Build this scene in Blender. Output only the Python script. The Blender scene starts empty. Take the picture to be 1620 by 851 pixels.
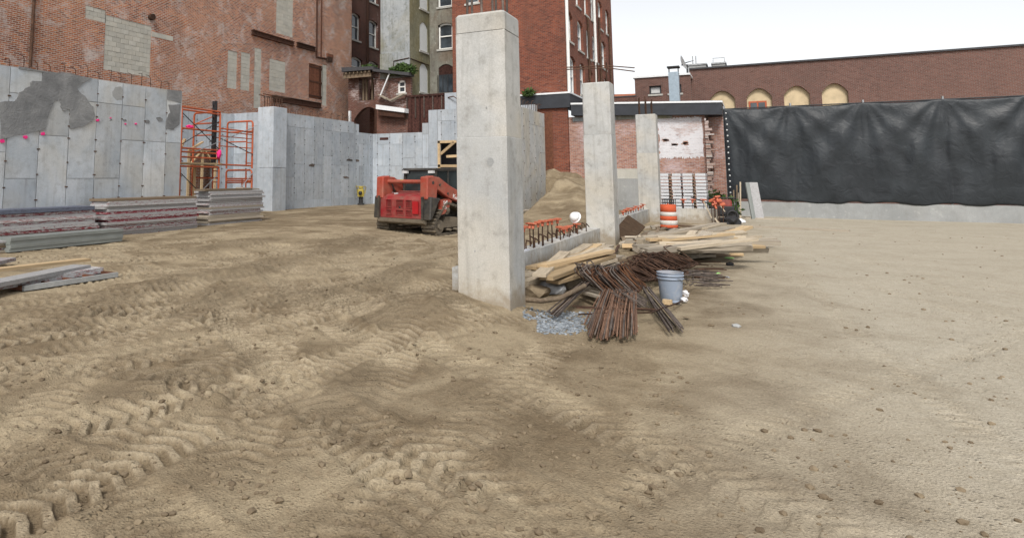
import bpy, bmesh, math, random
import numpy as np
from mathutils import Vector, Matrix, Euler

# ------------------------------------------------------------------ camera, world, sun, exposure
SC = bpy.context.scene
COL = SC.collection
random.seed(11)
RNG = np.random.default_rng(7)
F = 1041.0; PPX, PPY = 600.0, 167.0          # focal length and principal point in photograph pixels
HEAD = math.radians(29.4)                    # camera heading measured from +X
TILT = math.atan(113.0 / F)
EYE = Vector((0.0, 0.0, 1.6))
cd = bpy.data.cameras.new('camera')
cam = bpy.data.objects.new('camera', cd); COL.objects.link(cam); SC.camera = cam
cam.location = EYE
cam.rotation_euler = (math.pi / 2 + TILT, 0, HEAD - math.pi / 2)
cd.sensor_fit = 'HORIZONTAL'; cd.sensor_width = 36.0
cd.lens = F / 1620 * 36
cd.shift_x = (810 - PPX) / 1620
cd.shift_y = -(425.5 - PPY) / 1620
cd.clip_start = 0.1; cd.clip_end = 2000

SUN_EL, SUN_AZ = math.radians(46), math.radians(197)   # azimuth: direction the light comes from, CCW from +X
w = bpy.data.worlds.new('World'); SC.world = w; w.use_nodes = True
nt = w.node_tree
bg = nt.nodes['Background']
sky = nt.nodes.new('ShaderNodeTexSky'); sky.sky_type = 'NISHITA'; sky.sun_disc = False
sky.sun_elevation = SUN_EL; sky.sun_rotation = math.pi / 2 - SUN_AZ
sky.air_density = 1.0; sky.dust_density = 1.6; sky.ozone_density = 1.0
hs = nt.nodes.new('ShaderNodeHueSaturation'); hs.inputs['Saturation'].default_value = 0.14
nt.links.new(sky.outputs[0], hs.inputs['Color']); nt.links.new(hs.outputs[0], bg.inputs[0])
bg.inputs[1].default_value = 0.13
sd = bpy.data.lights.new('sun', 'SUN'); sd.energy = 1.9; sd.angle = math.radians(14); sd.color = (1.0, 0.95, 0.88)
sun = bpy.data.objects.new('sun', sd); COL.objects.link(sun)
_d = Vector((math.cos(SUN_AZ) * math.cos(SUN_EL), math.sin(SUN_AZ) * math.cos(SUN_EL), math.sin(SUN_EL)))
sun.rotation_euler = _d.to_track_quat('Z', 'Y').to_euler(); sun.location = (0, 0, 30)
SC.view_settings.view_transform = 'Standard'; SC.view_settings.look = 'None'
SC.view_settings.gamma = 1; SC.view_settings.use_curve_mapping = False
SC.view_settings.exposure = 0.53
SC.cycles.max_bounces = 6; SC.cycles.diffuse_bounces = 3; SC.cycles.glossy_bounces = 3
SC.cycles.transparent_max_bounces = 6

# ------------------------------------------------------------------ pixel -> place
CR = cam.rotation_euler.to_matrix()
def ray(px, py): return (CR @ Vector(((px - PPX) / F, (PPY - py) / F, -1))).normalized()
def G(px, py, z=0.0):
    d = ray(px, py); k = (z - EYE.z) / d.z; return EYE + d * k
def onY(px, py, Y):
    d = ray(px, py); return EYE + d * (Y / d.y)
def onX(px, py, X):
    d = ray(px, py); return EYE + d * (X / d.x)

# ------------------------------------------------------------------ scene-graph helpers
def tag(o, label=None, cat=None, group=None, kind=None):
    if label: o['label'] = label
    if cat: o['category'] = cat
    if group: o['group'] = group
    if kind: o['kind'] = kind
    return o
def link(o, parent=None):
    COL.objects.link(o)
    if parent is not None: o.parent = parent
    return o
def thing(name, label, cat, loc=(0, 0, 0), rz=0.0, group=None):
    o = bpy.data.objects.new(name, None); link(o)
    o.empty_display_size = 0.2
    o.location = loc; o.rotation_euler = (0, 0, rz)
    return tag(o, label, cat, group)
def copy_tree(o, parent=None):
    c = o.copy(); COL.objects.link(c); c.parent = parent
    for ch in list(o.children): copy_tree(ch, c)
    return c
def inst(name, mesh, parent=None, loc=(0, 0, 0), rot=(0, 0, 0), scale=(1, 1, 1)):
    o = bpy.data.objects.new(name, mesh); link(o, parent)
    o.location = loc; o.rotation_euler = rot; o.scale = scale
    return o

class MB:
    def __init__(s): s.v = []; s.f = []; s.sm = []
    def add(s, vs, fs, smooth=False):
        b = len(s.v); s.v += [tuple(x) for x in vs]
        for f in fs: s.f.append(tuple(b + i for i in f)); s.sm.append(smooth)
        return s
    def hexa(s, p):   # bottom 4 ccw, top 4 ccw
        return s.add(p, [(3, 2, 1, 0), (4, 5, 6, 7), (0, 1, 5, 4), (1, 2, 6, 5), (2, 3, 7, 6), (3, 0, 4, 7)])
    def box(s, x0, x1, y0, y1, z0, z1):
        return s.hexa([(x0, y0, z0), (x1, y0, z0), (x1, y1, z0), (x0, y1, z0), (x0, y0, z1), (x1, y0, z1), (x1, y1, z1), (x0, y1, z1)])
    def cbox(s, x0, x1, y0, y1, z0, z1, c):
        """box with chamfered vertical edges and top"""
        pl = lambda i: [(x0 + c + i, y0 + i), (x1 - c - i, y0 + i), (x1 - i, y0 + c + i), (x1 - i, y1 - c - i), (x1 - c - i, y1 - i), (x0 + c + i, y1 - i), (x0 + i, y1 - c - i), (x0 + i, y0 + c + i)]
        a = [(x, y, z0) for x, y in pl(0)]; b = [(x, y, z1 - c) for x, y in pl(0)]; t = [(x, y, z1) for x, y in pl(c * .7)]
        fs = [tuple(range(7, -1, -1)), tuple(range(16, 24))]
        for k in range(8):
            j = (k + 1) % 8; fs += [(k, j, 8 + j, 8 + k), (8 + k, 8 + j, 16 + j, 16 + k)]
        return s.add(a + b + t, fs)
    def obox(s, c, sz, R):
        hx, hy, hz = sz[0] / 2, sz[1] / 2, sz[2] / 2
        p = [(-hx, -hy, -hz), (hx, -hy, -hz), (hx, hy, -hz), (-hx, hy, -hz), (-hx, -hy, hz), (hx, -hy, hz), (hx, hy, hz), (-hx, hy, hz)]
        return s.hexa([Vector(c) + R @ Vector(q) for q in p])
    def beam(s, a, b, w, t, up=(0, 0, 1)):
        a = Vector(a); b = Vector(b); d = (b - a); L = d.length; d.normalize()
        y = Vector(up).cross(d)
        if y.length < 1e-4: y = Vector((0, 1, 0))
        y.normalize(); z = d.cross(y)
        R = Matrix((d, y, z)).transposed()
        return s.obox((a + b) / 2, (L, w, t), R)
    def tube(s, pts, r, n=6, caps=True, smooth=True, closed=False):
        pts = [Vector(p) for p in pts]; m = len(pts); rings = []
        rr = r if hasattr(r, '__len__') else [r] * m
        prev = None
        for i, p in enumerate(pts):
            if closed: d = pts[(i + 1) % m] - pts[i - 1]
            else: d = pts[min(i + 1, m - 1)] - pts[max(i - 1, 0)]
            d.normalize()
            if prev is None:
                u = d.orthogonal().normalized()
            else:
                u = prev - d * prev.dot(d)
                u = u.normalized() if u.length > 1e-5 else d.orthogonal().normalized()
            prev = u; v = d.cross(u)
            rings.append([p + (u * math.cos(2 * math.pi * k / n) + v * math.sin(2 * math.pi * k / n)) * rr[i] for k in range(n)])
        vs = [q for rg in rings for q in rg]; fs = []
        for i in range(m if closed else m - 1):
            j = (i + 1) % m
            for k in range(n):
                l = (k + 1) % n; fs.append((i * n + k, i * n + l, j * n + l, j * n + k))
        s.add(vs, fs, smooth)
        if caps and not closed:
            s.add(rings[0], [tuple(range(n - 1, -1, -1))]); s.add(rings[-1], [tuple(range(n))])
        return s
    def lathe(s, prof, n=24, smooth=True, c=(0, 0)):
        vs = []; fs = []
        for r, z in prof:
            for k in range(n):
                a = 2 * math.pi * k / n; vs.append((c[0] + r * math.cos(a), c[1] + r * math.sin(a), z))
        for i in range(len(prof) - 1):
            for k in range(n):
                l = (k + 1) % n; fs.append((i * n + k, i * n + l, (i + 1) * n + l, (i + 1) * n + k))
        return s.add(vs, fs, smooth)
    def prism(s, poly, fn, d0, d1):
        """poly: 2D points ccw; fn(a, b, d) -> 3D"""
        n = len(poly)
        vs = [fn(a, b, d0) for a, b in poly] + [fn(a, b, d1) for a, b in poly]
        fs = [tuple(range(n - 1, -1, -1)), tuple(range(n, 2 * n))]
        for k in range(n):
            l = (k + 1) % n; fs.append((k, l, n + l, n + k))
        return s.add(vs, fs)
    def mesh(s, name, mat):
        m = bpy.data.meshes.new(name); m.from_pydata(s.v, [], s.f); m.validate()
        m.polygons.foreach_set('use_smooth', s.sm if len(s.sm) == len(m.polygons) else [False] * len(m.polygons))
        mats = mat if isinstance(mat, (list, tuple)) else [mat]
        for x in mats: m.materials.append(x)
        bm = bmesh.new(); bm.from_mesh(m); bmesh.ops.recalc_face_normals(bm, faces=bm.faces); bm.to_mesh(m); bm.free()
        m.update(); return m
    def build(s, name, mat, parent=None, loc=(0, 0, 0), rot=(0, 0, 0)):
        return inst(name, s.mesh(name, mat), parent, loc, rot)
def bevel(o, wd, seg=1):
    m = o.modifiers.new('bevel', 'BEVEL'); m.width = wd; m.segments = seg; m.limit_method = 'ANGLE'; m.angle_limit = math.radians(40)
    return o

# ------------------------------------------------------------------ numpy noise (for terrain)
_perm = RNG.permutation(4096)
def vnoise(x, y, seed=0):
    x = np.asarray(x, float) + seed * 37.31; y = np.asarray(y, float) + seed * 91.7
    xi = np.floor(x).astype(int); yi = np.floor(y).astype(int); fx = x - xi; fy = y - yi
    fx = fx * fx * fx * (fx * (fx * 6 - 15) + 10); fy = fy * fy * fy * (fy * (fy * 6 - 15) + 10)
    def h(a, b): return _perm[(_perm[a & 4095] + b) & 4095] / 4095.0
    a = h(xi, yi); b = h(xi + 1, yi); c = h(xi, yi + 1); d = h(xi + 1, yi + 1)
    return ((a * (1 - fx) + b * fx) * (1 - fy) + (c * (1 - fx) + d * fx) * fy) * 2 - 1
def fbm(x, y, oct=4, seed=0):
    s = 0; a = 1.0; t = 0
    for o in range(oct):
        s = s + a * vnoise(x * 2 ** o, y * 2 ** o, seed + o); t += a; a *= .5
    return s / t
def sstep(a, b, x):
    t = np.clip((np.asarray(x, float) - a) / (b - a), 0, 1); return t * t * (3 - 2 * t)
# ------------------------------------------------------------------ materials (all procedural)
class NT:
    def __init__(s, name):
        s.m = bpy.data.materials.new(name); s.m.use_nodes = True
        s.t = s.m.node_tree; s.b = s.t.nodes['Principled BSDF']
        s.tc = s.t.nodes.new('ShaderNodeTexCoord'); s.oi = None
    def n(s, k): return s.t.nodes.new(k)
    def lk(s, a, b): s.t.links.new(a, b)
    def put(s, sock, v):
        if isinstance(v, bpy.types.NodeSocket): s.lk(v, sock)
        elif v is not None:
            if hasattr(v, '__len__') and len(v) == 3 and sock.type == 'RGBA': v = (*v, 1)
            sock.default_value = v
    def rnd(s):
        if s.oi is None: s.oi = s.n('ShaderNodeObjectInfo')
        return s.oi.outputs['Random']
    def obj(s, scale=(1, 1, 1), shuffle=False, world=False):
        if world:
            g = s.n('ShaderNodeNewGeometry'); v = g.outputs['Position']
        else: v = s.tc.outputs['Object']
        mp = s.n('ShaderNodeMapping'); s.lk(v, mp.inputs[0]); mp.inputs['Scale'].default_value = scale
        if shuffle:
            c = s.n('ShaderNodeCombineXYZ'); r = s.math('MULTIPLY', s.rnd(), 57.0)
            for i in range(3): s.lk(r, c.inputs[i])
            s.lk(c.outputs[0], mp.inputs['Location'])
        return mp.outputs[0]
    def math(s, op, a, b=None, clamp=False):
        m = s.n('ShaderNodeMath'); m.operation = op; m.use_clamp = clamp
        s.put(m.inputs[0], a)
        if b is not None: s.put(m.inputs[1], b)
        return m.outputs[0]
    def noise(s, vec, scale, detail=4, rough=.55, dist=0):
        t = s.n('ShaderNodeTexNoise'); s.put(t.inputs['Vector'], vec)
        t.inputs['Scale'].default_value = scale; t.inputs['Detail'].default_value = detail
        t.inputs['Roughness'].default_value = rough; t.inputs['Distortion'].default_value = dist
        return t.outputs[0]
    def voro(s, vec, scale, out='Distance', feat='F1'):
        t = s.n('ShaderNodeTexVoronoi'); t.feature = feat; s.put(t.inputs['Vector'], vec); t.inputs['Scale'].default_value = scale
        return t.outputs[out]
    def ramp(s, fac, stops, interp='LINEAR'):
        r = s.n('ShaderNodeValToRGB'); r.color_ramp.interpolation = interp; s.put(r.inputs[0], fac)
        e = r.color_ramp.elements
        while len(e) < len(stops): e.new(0.5)
        for i, (p, c) in enumerate(stops):
            e[i].position = p
            e[i].color = (c, c, c, 1) if not hasattr(c, '__len__') else (*c, 1)
        return r.outputs[0]
    def mix(s, fac, a, b, mode='MIX'):
        m = s.n('ShaderNodeMix'); m.data_type = 'RGBA'; m.blend_type = mode
        s.put(m.inputs['Factor'], fac); s.put(m.inputs['A'], a) if False else s.put(m.inputs[6], a); s.put(m.inputs[7], b)
        return m.outputs[2]
    def bump(s, h, strength=.5, dist=.01, chain=None):
        b = s.n('ShaderNodeBump'); b.inputs['Strength'].default_value = strength; b.inputs['Distance'].default_value = dist
        s.put(b.inputs['Height'], h)
        if chain is not None: s.lk(chain, b.inputs['Normal'])
        return b.outputs[0]
    def done(s, col=None, rough=.8, normal=None, metal=0.0, spec=.35):
        s.put(s.b.inputs['Base Color'], col); s.put(s.b.inputs['Roughness'], rough)
        s.put(s.b.inputs['Metallic'], metal); s.b.inputs['Specular IOR Level'].default_value = spec
        if normal is not None: s.lk(normal, s.b.inputs['Normal'])
        return s.m

def mat_concrete(name, c0, c1, stain=(.2, .19, .17), stain_amt=.5, warm=(.46, .42, .34), warm_amt=.3, tint=.12, mud=0.0):
    m = NT(name); v = m.obj(shuffle=True)
    big = m.noise(v, .9, 5, .6, .4); mid = m.noise(v, 5, 6, .65); fine = m.noise(v, 60, 3, .6)
    col = m.mix(m.ramp(big, [(.3, 0), (.7, 1)]), c0, c1)
    col = m.mix(m.math('MULTIPLY', m.ramp(m.noise(v, .6, 3, .5, .8), [(.45, 0), (.72, 1)]), warm_amt), col, warm)
    vs = m.obj((7, 7, .45), shuffle=True)                     # run-off streaks
    streak = m.ramp(m.noise(vs, 1.2, 4, .6), [(.5, 0), (.8, 1)])
    col = m.mix(m.math('MULTIPLY', streak, stain_amt * .55), col, stain)
    col = m.mix(m.math('MULTIPLY', m.ramp(mid, [(.52, 0), (.75, 1)]), stain_amt * .6), col, stain)
    col = m.mix(m.math('MULTIPLY', m.ramp(mid, [(.25, 1), (.42, 0)]), .35), col, (.66, .66, .64))
    pores = m.ramp(m.voro(v, 34), [(.03, 1), (.12, 0)])
    psel = m.ramp(m.noise(v, 9, 2), [(.5, 0), (.6, 1)])
    pm = m.math('MULTIPLY', pores, psel)
    col = m.mix(m.math('MULTIPLY', pm, .55), col, (.12, .115, .11))
    k = m.math('ADD', m.math('MULTIPLY', m.rnd(), tint), 1 - tint * .6)
    col = m.mix(1.0, col, m.ramp(fine, [(.2, .82), (.8, 1.12)]), 'MULTIPLY')
    if mud:
        sp = m.n('ShaderNodeSeparateXYZ'); m.lk(m.tc.outputs['Object'], sp.inputs[0])
        mh = m.ramp(m.math('ADD', m.math('MULTIPLY', sp.outputs['Z'], -1.6), m.math('ADD', m.math('MULTIPLY', mid, 1.3), .05)), [(.12, 0), (.55, 1)])
        col = m.mix(m.math('MULTIPLY', mh, mud), col, (.27, .215, .145))
    cc = m.n('ShaderNodeCombineXYZ'); [m.lk(k, cc.inputs[i]) for i in range(3)]
    col = m.mix(1.0, col, cc.outputs[0], 'MULTIPLY')
    nb = m.bump(m.math('SUBTRACT', m.math('ADD', m.math('MULTIPLY', mid, .6), m.math('MULTIPLY', fine, .25)), m.math('MULTIPLY', pm, .8)), .45, .012)
    return m.done(col, .88, nb, spec=.25)

def mat_brick(name, axis, cols, mortar=(.36, .33, .29), paint=(.62, .56, .55), paint_amt=.35, paint_scale=.35, grime=.35, bw=.215, bh=.072, msz=.011, bumpd=.02):
    m = NT(name)
    sp = m.n('ShaderNodeSeparateXYZ'); m.lk(m.tc.outputs['Object'], sp.inputs[0])
    cb = m.n('ShaderNodeCombineXYZ')
    m.lk(sp.outputs['X' if axis == 'x' else 'Y'], cb.inputs[0]); m.lk(sp.outputs['Z'], cb.inputs[1]); v = cb.outputs[0]
    # slight waviness of the courses
    wv = m.n('ShaderNodeVectorMath'); wv.operation = 'MULTIPLY_ADD'
    nz = m.n('ShaderNodeTexNoise'); nz.inputs['Scale'].default_value = 1.3; m.lk(v, nz.inputs['Vector'])
    m.lk(nz.outputs['Color'], wv.inputs[0]); wv.inputs[1].default_value = (.025, .025, 0); m.lk(v, wv.inputs[2]); vw = wv.outputs[0]
    bt = m.n('ShaderNodeTexBrick'); m.lk(vw, bt.inputs['Vector'])
    bt.inputs['Scale'].default_value = 1; bt.inputs['Brick Width'].default_value = bw; bt.inputs['Row Height'].default_value = bh
    bt.inputs['Mortar Size'].default_value = msz; bt.inputs['Mortar Smooth'].default_value = .25
    bt.inputs['Color1'].default_value = (0, 0, 0, 1); bt.inputs['Color2'].default_value = (1, 1, 1, 1); bt.inputs['Mortar'].default_value = (.5, .5, .5, 1)
    r = m.mix(.55, bt.outputs['Color'], m.noise(m_map(m, v, (1 / bw * .9, 1 / bh * .9, 1)), 1.0, 2, .7))
    n = len(cols); col = m.ramp(r, [(.18 + .64 * i / (n - 1), c) for i, c in enumerate(cols)])
    region = m.noise(v, .16, 3, .5, .5)
    col = m.mix(m.math('MULTIPLY', m.ramp(region, [(.45, 0), (.65, 1)]), .5), col, cols[-1])
    col = m.mix(m.math('MULTIPLY', m.ramp(m.noise(m_map(m, v, (1, 1.6, 1)), .23, 4, .6, 1.2), [(.47, 0), (.62, 1)]), .4), col, tuple(.5 * (a + b) for a, b in zip(cols[0], cols[1])))
    col = m.mix(bt.outputs['Fac'], col, mortar)
    # flaking paint / efflorescence
    pz = m.math('ADD', m.math('MULTIPLY', m.noise(v, paint_scale, 6, .62, .6), .62), m.math('MULTIPLY', m.noise(m_map(m, v, (2.2, 6.5, 1)), 2.2, 4, .75), .38))
    pm = m.ramp(pz, [(.575 - paint_amt * .14, 0), (.66 - paint_amt * .10, 1)])
    col = m.mix(m.math('MULTIPLY', pm, .8), col, paint)
    sm_ = m.noise(m_map(m, v, (3.2, 9, 1)), 1.0, 5, .75, .3)
    col = m.mix(m.math('MULTIPLY', m.ramp(sm_, [(.54, 0), (.66, 1)]), .5 * max(0, min(1, paint_amt + .15))), col, paint)
    col = m.mix(m.math('MULTIPLY', m.ramp(sm_, [(.32, 1), (.44, 0)]), .45), col, tuple(x * .55 for x in cols[0]))
    gm = m.ramp(m.noise(m_map(m, v, (1, .35, 1)), .7, 5, .65), [(.48, 0), (.75, 1)])
    col = m.mix(m.math('MULTIPLY', gm, grime), col, (.06, .05, .045))
    h = m.math('SUBTRACT', m.math('MULTIPLY', m.noise(v, 30, 3), .3), bt.outputs['Fac'])
    return m.done(col, .92, m.bump(h, .8, bumpd), spec=.15)
def m_map(m, v, sc):
    mp = m.n('ShaderNodeMapping'); m.lk(v, mp.inputs[0]); mp.inputs['Scale'].default_value = sc; return mp.outputs[0]

def mat_wood(name, c0, c1, c2, dirt=.3, rough=.8):
    m = NT(name); v = m.obj((2.2, 14, 14), shuffle=True)      # unit planks: x runs along the grain
    g = m.noise(v, 1.0, 6, .7, 1.5)
    col = m.ramp(g, [(.25, c0), (.5, c1), (.78, c2)])
    hue = m.ramp(m.rnd(), [(0, .72), (.5, 1.0), (1, 1.18)])
    col = m.mix(1, col, hue, 'MULTIPLY')
    d = m.ramp(m.noise(m.obj((5, 2, 2), shuffle=True), .9, 5, .7), [(.45, 0), (.75, 1)])
    col = m.mix(m.math('MULTIPLY', d, dirt), col, (.09, .075, .055))
    return m.done(col, rough, m.bump(g, .25, .004), spec=.2)

def mat_paint(name, c, wear=(.1, .05, .03), wear_amt=.3, rough=.45, scale=6, metal=0, spec=.5, dust=0.0, world=False):
    m = NT(name); v = m.obj(shuffle=not world, world=world)
    n1 = m.noise(v, scale, 6, .68, .3)
    col = m.mix(m.ramp(m.noise(v, scale * .3, 3), [(.3, 0), (.7, 1)]), c, tuple(x * .82 for x in c))
    col = m.mix(m.math('MULTIPLY', m.ramp(n1, [(.52, 0), (.68, 1)]), wear_amt), col, wear)
    if dust: col = m.mix(m.math('MULTIPLY', m.ramp(m.noise(v, scale * .6, 5, .7), [(.35, 0), (.7, 1)]), dust), col, (.33, .27, .19))
    rg = m.ramp(n1, [(.3, rough * .85), (.7, min(1, rough * 1.35))])
    return m.done(col, rg, m.bump(n1, .12, .004), metal, spec)

def mat_rust(name, dark=(.035, .022, .016), mid=(.12, .055, .028), hi=(.24, .12, .06), rough=.85):
    m = NT(name); v = m.obj(shuffle=True)
    n1 = m.noise(v, 9, 5, .7); col = m.ramp(n1, [(.28, dark), (.52, mid), (.8, hi)])
    k = m.ramp(m.rnd(), [(0, .55), (1, 1.3)]); col = m.mix(1, col, k, 'MULTIPLY')
    return m.done(col, rough, m.bump(n1, .3, .003), .2, .3)

def mat_plain(name, c, rough=.6, metal=0, spec=.4, var=.15, scale=8):
    m = NT(name); v = m.obj(shuffle=True); n1 = m.noise(v, scale, 5, .6)
    col = m.mix(1, c, m.ramp(n1, [(.25, 1 - var), (.75, 1 + var)]), 'MULTIPLY')
    return m.done(col, rough, m.bump(n1, .1, .003), metal, spec)

def mat_form(name, base, red, red_amt, tint=.3):
    """old plywood form edges: whitish cement skin, faded red paint, dark scrapes"""
    m = NT(name); v = m.obj((24, 3, 2.2), shuffle=True)
    n1 = m.noise(v, 1.6, 5, .7, .4); n2 = m.noise(v, 4.5, 5, .75)
    col = m.mix(m.ramp(n1, [(.3, 0), (.7, 1)]), base, tuple(x * .66 for x in base))
    sel = m.math('ADD', m.noise(v, 1.1, 4, .7, .8), m.math('MULTIPLY', m.math('SUBTRACT', m.rnd(), .5), .22))
    col = m.mix(m.ramp(sel, [(.60 - red_amt * .16, 0), (.64 - red_amt * .14, 1)]), col, red)
    col = m.mix(m.math('MULTIPLY', m.ramp(n2, [(.55, 0), (.68, 1)]), .75), col, (.07, .065, .06))
    k = m.ramp(m.rnd(), [(0, 1 - tint), (1, 1 + tint * .4)]); col = m.mix(1, col, k, 'MULTIPLY')
    return m.done(col, .85, m.bump(n2, .4, .006), spec=.2)

def mat_glass(name, c=(.03, .037, .045), rough=.07):
    m = NT(name); v = m.obj(shuffle=True)
    col = m.mix(m.ramp(m.noise(v, 1.2, 3), [(.4, 0), (.65, 1)]), c, tuple(x * 2.2 for x in c))
    return m.done(col, rough, m.bump(m.noise(v, 1.5, 1), .04, .02), 0, .7)

M = {}
M['conc'] = mat_concrete('concrete_wall', (.345, .39, .44), (.48, .52, .565), warm_amt=.14, stain_amt=.75, tint=.24)
M['conc_a'] = mat_concrete('concrete_wall_near', (.38, .425, .47), (.57, .60, .63), warm_amt=.5, stain_amt=.7, tint=.3)
M['conc_w'] = mat_concrete('concrete_column', (.375, .385, .385), (.51, .51, .495), warm=(.52, .455, .345), warm_amt=.62, stain=(.21, .20, .175), stain_amt=1.0, tint=.06, mud=.7)
M['conc_dark'] = mat_concrete('concrete_fresh_grey', (.27, .28, .28), (.36, .37, .37), warm_amt=.1, stain_amt=.4)
M['joint'] = mat_plain('joint_grout', (.30, .305, .31), .95)  # grey grout core seen between the wall panels
M['parge'] = NT('parging')
def _parge():
    m = M['parge']; v = m.obj(); a = m.noise(v, 1.6, 6, .7, .6); b = m.noise(v, 14, 5, .75)
    col = m.ramp(a, [(.3, (.135, .14, .145)), (.5, (.21, .215, .22)), (.72, (.31, .315, .315))])
    return m.done(col, .9, m.bump(m.math('ADD', m.math('MULTIPLY', a, .7), b), .9, .03), spec=.25)
M['parge'] = _parge()
OLDRED = [(.10, .042, .034), (.29, .095, .052), (.46, .155, .07), (.56, .23, .10)]
M['brick_left'] = mat_brick('brick_old_orange', 'x', OLDRED, mortar=(.50, .43, .37), paint=(.56, .49, .46), paint_amt=.46, paint_scale=1.0, grime=.34, msz=.012)
M['brick_dark_x'] = mat_brick('brick_dark', 'x', [(.07, .035, .03), (.12, .05, .038), (.17, .065, .045)], mortar=(.14, .11, .095), paint_amt=-.2, grime=.4)
M['brick_dark_y'] = mat_brick('brick_dark_face', 'y', [(.08, .04, .032), (.14, .058, .042), (.2, .078, .052)], mortar=(.2, .15, .13), paint_amt=.1, grime=.45)
RED2 = [(.09, .03, .022), (.17, .048, .03), (.245, .072, .041), (.30, .10, .055)]
M['brick_red_x'] = mat_brick('brick_red_side', 'x', RED2, mortar=(.23, .16, .13), paint_amt=-.6, grime=.2)
M['brick_red_y'] = mat_brick('brick_red_front', 'y', RED2, mortar=(.20, .135, .11), paint_amt=-.3, grime=.45)
M['brick_yard'] = mat_brick('brick_yard_wall', 'y', [(.2, .1, .08), (.3, .13, .09), (.4, .19, .13), (.45, .27, .2)], mortar=(.40, .36, .33), paint=(.60, .50, .52), paint_amt=.55, grime=.25)
M['brick_brown'] = mat_brick('brick_brown_far', 'y', [(.10, .05, .042), (.15, .07, .056), (.19, .095, .075)], mortar=(.22, .18, .16), paint_amt=-.5, grime=.2)
M['brick_rough'] = mat_brick('brick_broken', 'x', [(.2, .1, .08), (.33, .16, .11), (.5, .4, .35)], mortar=(.5, .47, .44), paint_amt=.4, grime=.3, bumpd=.05)
M['whitewash'] = NT('whitewash_paint')
def _ww():
    m = M['whitewash']; v = m.obj((1, 1, 1)); a = m.noise(v, 3.2, 6, .7); 
    col = m.mix(m.ramp(a, [(.35, 0), (.7, 1)]), (.62, .65, .72), (.78, .79, .82))
    return m.done(col, .85, m.bump(m.noise(m.obj((1, 4.6, 13.9)), 1, 2), .5, .012), spec=.2)
M['whitewash'] = _ww()
M['worn_white'] = mat_brick('worn_whitewash_brick', 'y', [(.2, .1, .08), (.3, .13, .09), (.4, .19, .13), (.45, .27, .2)], mortar=(.5, .46, .44), paint=(.76, .78, .82), paint_amt=1.9, paint_scale=.9, grime=.1)
M['block'] = mat_concrete('concrete_block', (.42, .41, .365), (.51, .50, .45), warm=(.5, .45, .36), warm_amt=.25, stain_amt=.3, tint=.16)
M['stucco_grey'] = mat_concrete('stucco_grey', (.26, .29, .31), (.40, .42, .43), stain=(.09, .09, .05), stain_amt=1.1, warm=(.22, .20, .11), warm_amt=.75)
M['stucco_olive'] = mat_concrete('stucco_olive', (.18, .175, .12), (.27, .26, .18), stain=(.08, .08, .045), stain_amt=.9, warm=(.25, .2, .08), warm_amt=.5)
M['stucco_brown'] = mat_concrete('stucco_stained', (.15, .14, .12), (.25, .25, .21), stain=(.06, .045, .035), stain_amt=1, warm=(.2, .13, .08), warm_amt=.6)
M['white'] = mat_plain('white_painted_wood', (.76, .76, .74), .6, var=.08)
M['boarded'] = mat_plain('white_window_board', (.70, .73, .74), .7, var=.06)
M['plywood'] = mat_plain('plywood_infill', (.56, .45, .29), .8, var=.18, scale=2.5)
M['rustdoor'] = mat_rust('rusty_shutter', (.07, .03, .02), (.15, .06, .035), (.2, .09, .05))
M['glass'] = mat_glass('window_glass')
M['glassblue'] = mat_glass('window_glass_sky', (.16, .19, .22), .12)
M['sill'] = mat_concrete('stone_sill', (.4, .4, .38), (.52, .51, .48))
M['fascia'] = mat_plain('black_fascia', (.030, .034, .042), .55, var=.25, scale=3)
M['flash'] = mat_plain('white_roof_edge', (.74, .76, .78), .5, var=.08)
M['roofing'] = mat_plain('roof_felt', (.06, .06, .065), .9)
M['tarp'] = NT('black_tarp')
def _tarp():
    m = M['tarp']; v = m.obj(); a = m.noise(v, 1.2, 5, .6, .6)
    col = m.ramp(a, [(.3, (.012, .015, .019)), (.7, (.026, .032, .038))])
    return m.done(col, .48, m.bump(m.noise(v, 2.5, 4, .55, .8), .5, .06), spec=.4)
M['tarp'] = _tarp()
M['rebar'] = mat_rust('rebar_rust')
M['rebar_dark'] = mat_rust('rebar_dark', (.028, .019, .015), (.085, .046, .03), (.17, .10, .065))
M['rebar_grey'] = mat_rust('rebar_grey', (.05, .043, .04), (.13, .105, .09), (.24, .19, .16), .7)
M['rebar_brown'] = mat_rust('rebar_brown', (.09, .05, .035), (.2, .115, .075), (.32, .2, .14), .8)
M['rust_sheet'] = mat_rust('rusty_sheet', (.022, .013, .012), (.07, .028, .022), (.15, .075, .06))
M['ibeam'] = mat_rust('rusty_beam', (.03, .02, .016), (.07, .033, .022), (.13, .06, .036))
M['orange'] = mat_paint('orange_scaffold_paint', (.46, .10, .035), (.12, .05, .03), .65, .55, 9)
M['brace'] = mat_plain('galvanised_brace', (.36, .37, .38), .45, .7)
M['brace_dark'] = mat_plain('dark_brace', (.035, .037, .04), .5, .3)
M['red'] = mat_paint('machine_red', (.27, .012, .018), (.07, .012, .012), .6, .5, 5, dust=.3)
M['redarm'] = mat_paint('machine_orange_red', (.36, .05, .028), (.11, .025, .018), .55, .5, 6, dust=.3)
M['mblack'] = mat_paint('machine_black', (.016, .018, .02), (.05, .05, .05), .4, .45, 5, dust=.22)
M['rubber'] = mat_paint('track_rubber', (.03, .028, .026), (.15, .12, .085), .8, .9, 5, dust=.55, spec=.2)
M['dirtymetal'] = mat_paint('dirty_metal', (.12, .10, .075), (.05, .04, .03), .5, .7, 5, dust=.5)
M['cabglass'] = mat_glass('cab_glass', (.022, .028, .029), .1)
M['lens'] = mat_plain('lamp_lens', (.55, .56, .56), .25)
M['decal'] = mat_plain('white_decal', (.75, .74, .72), .6)
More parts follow.
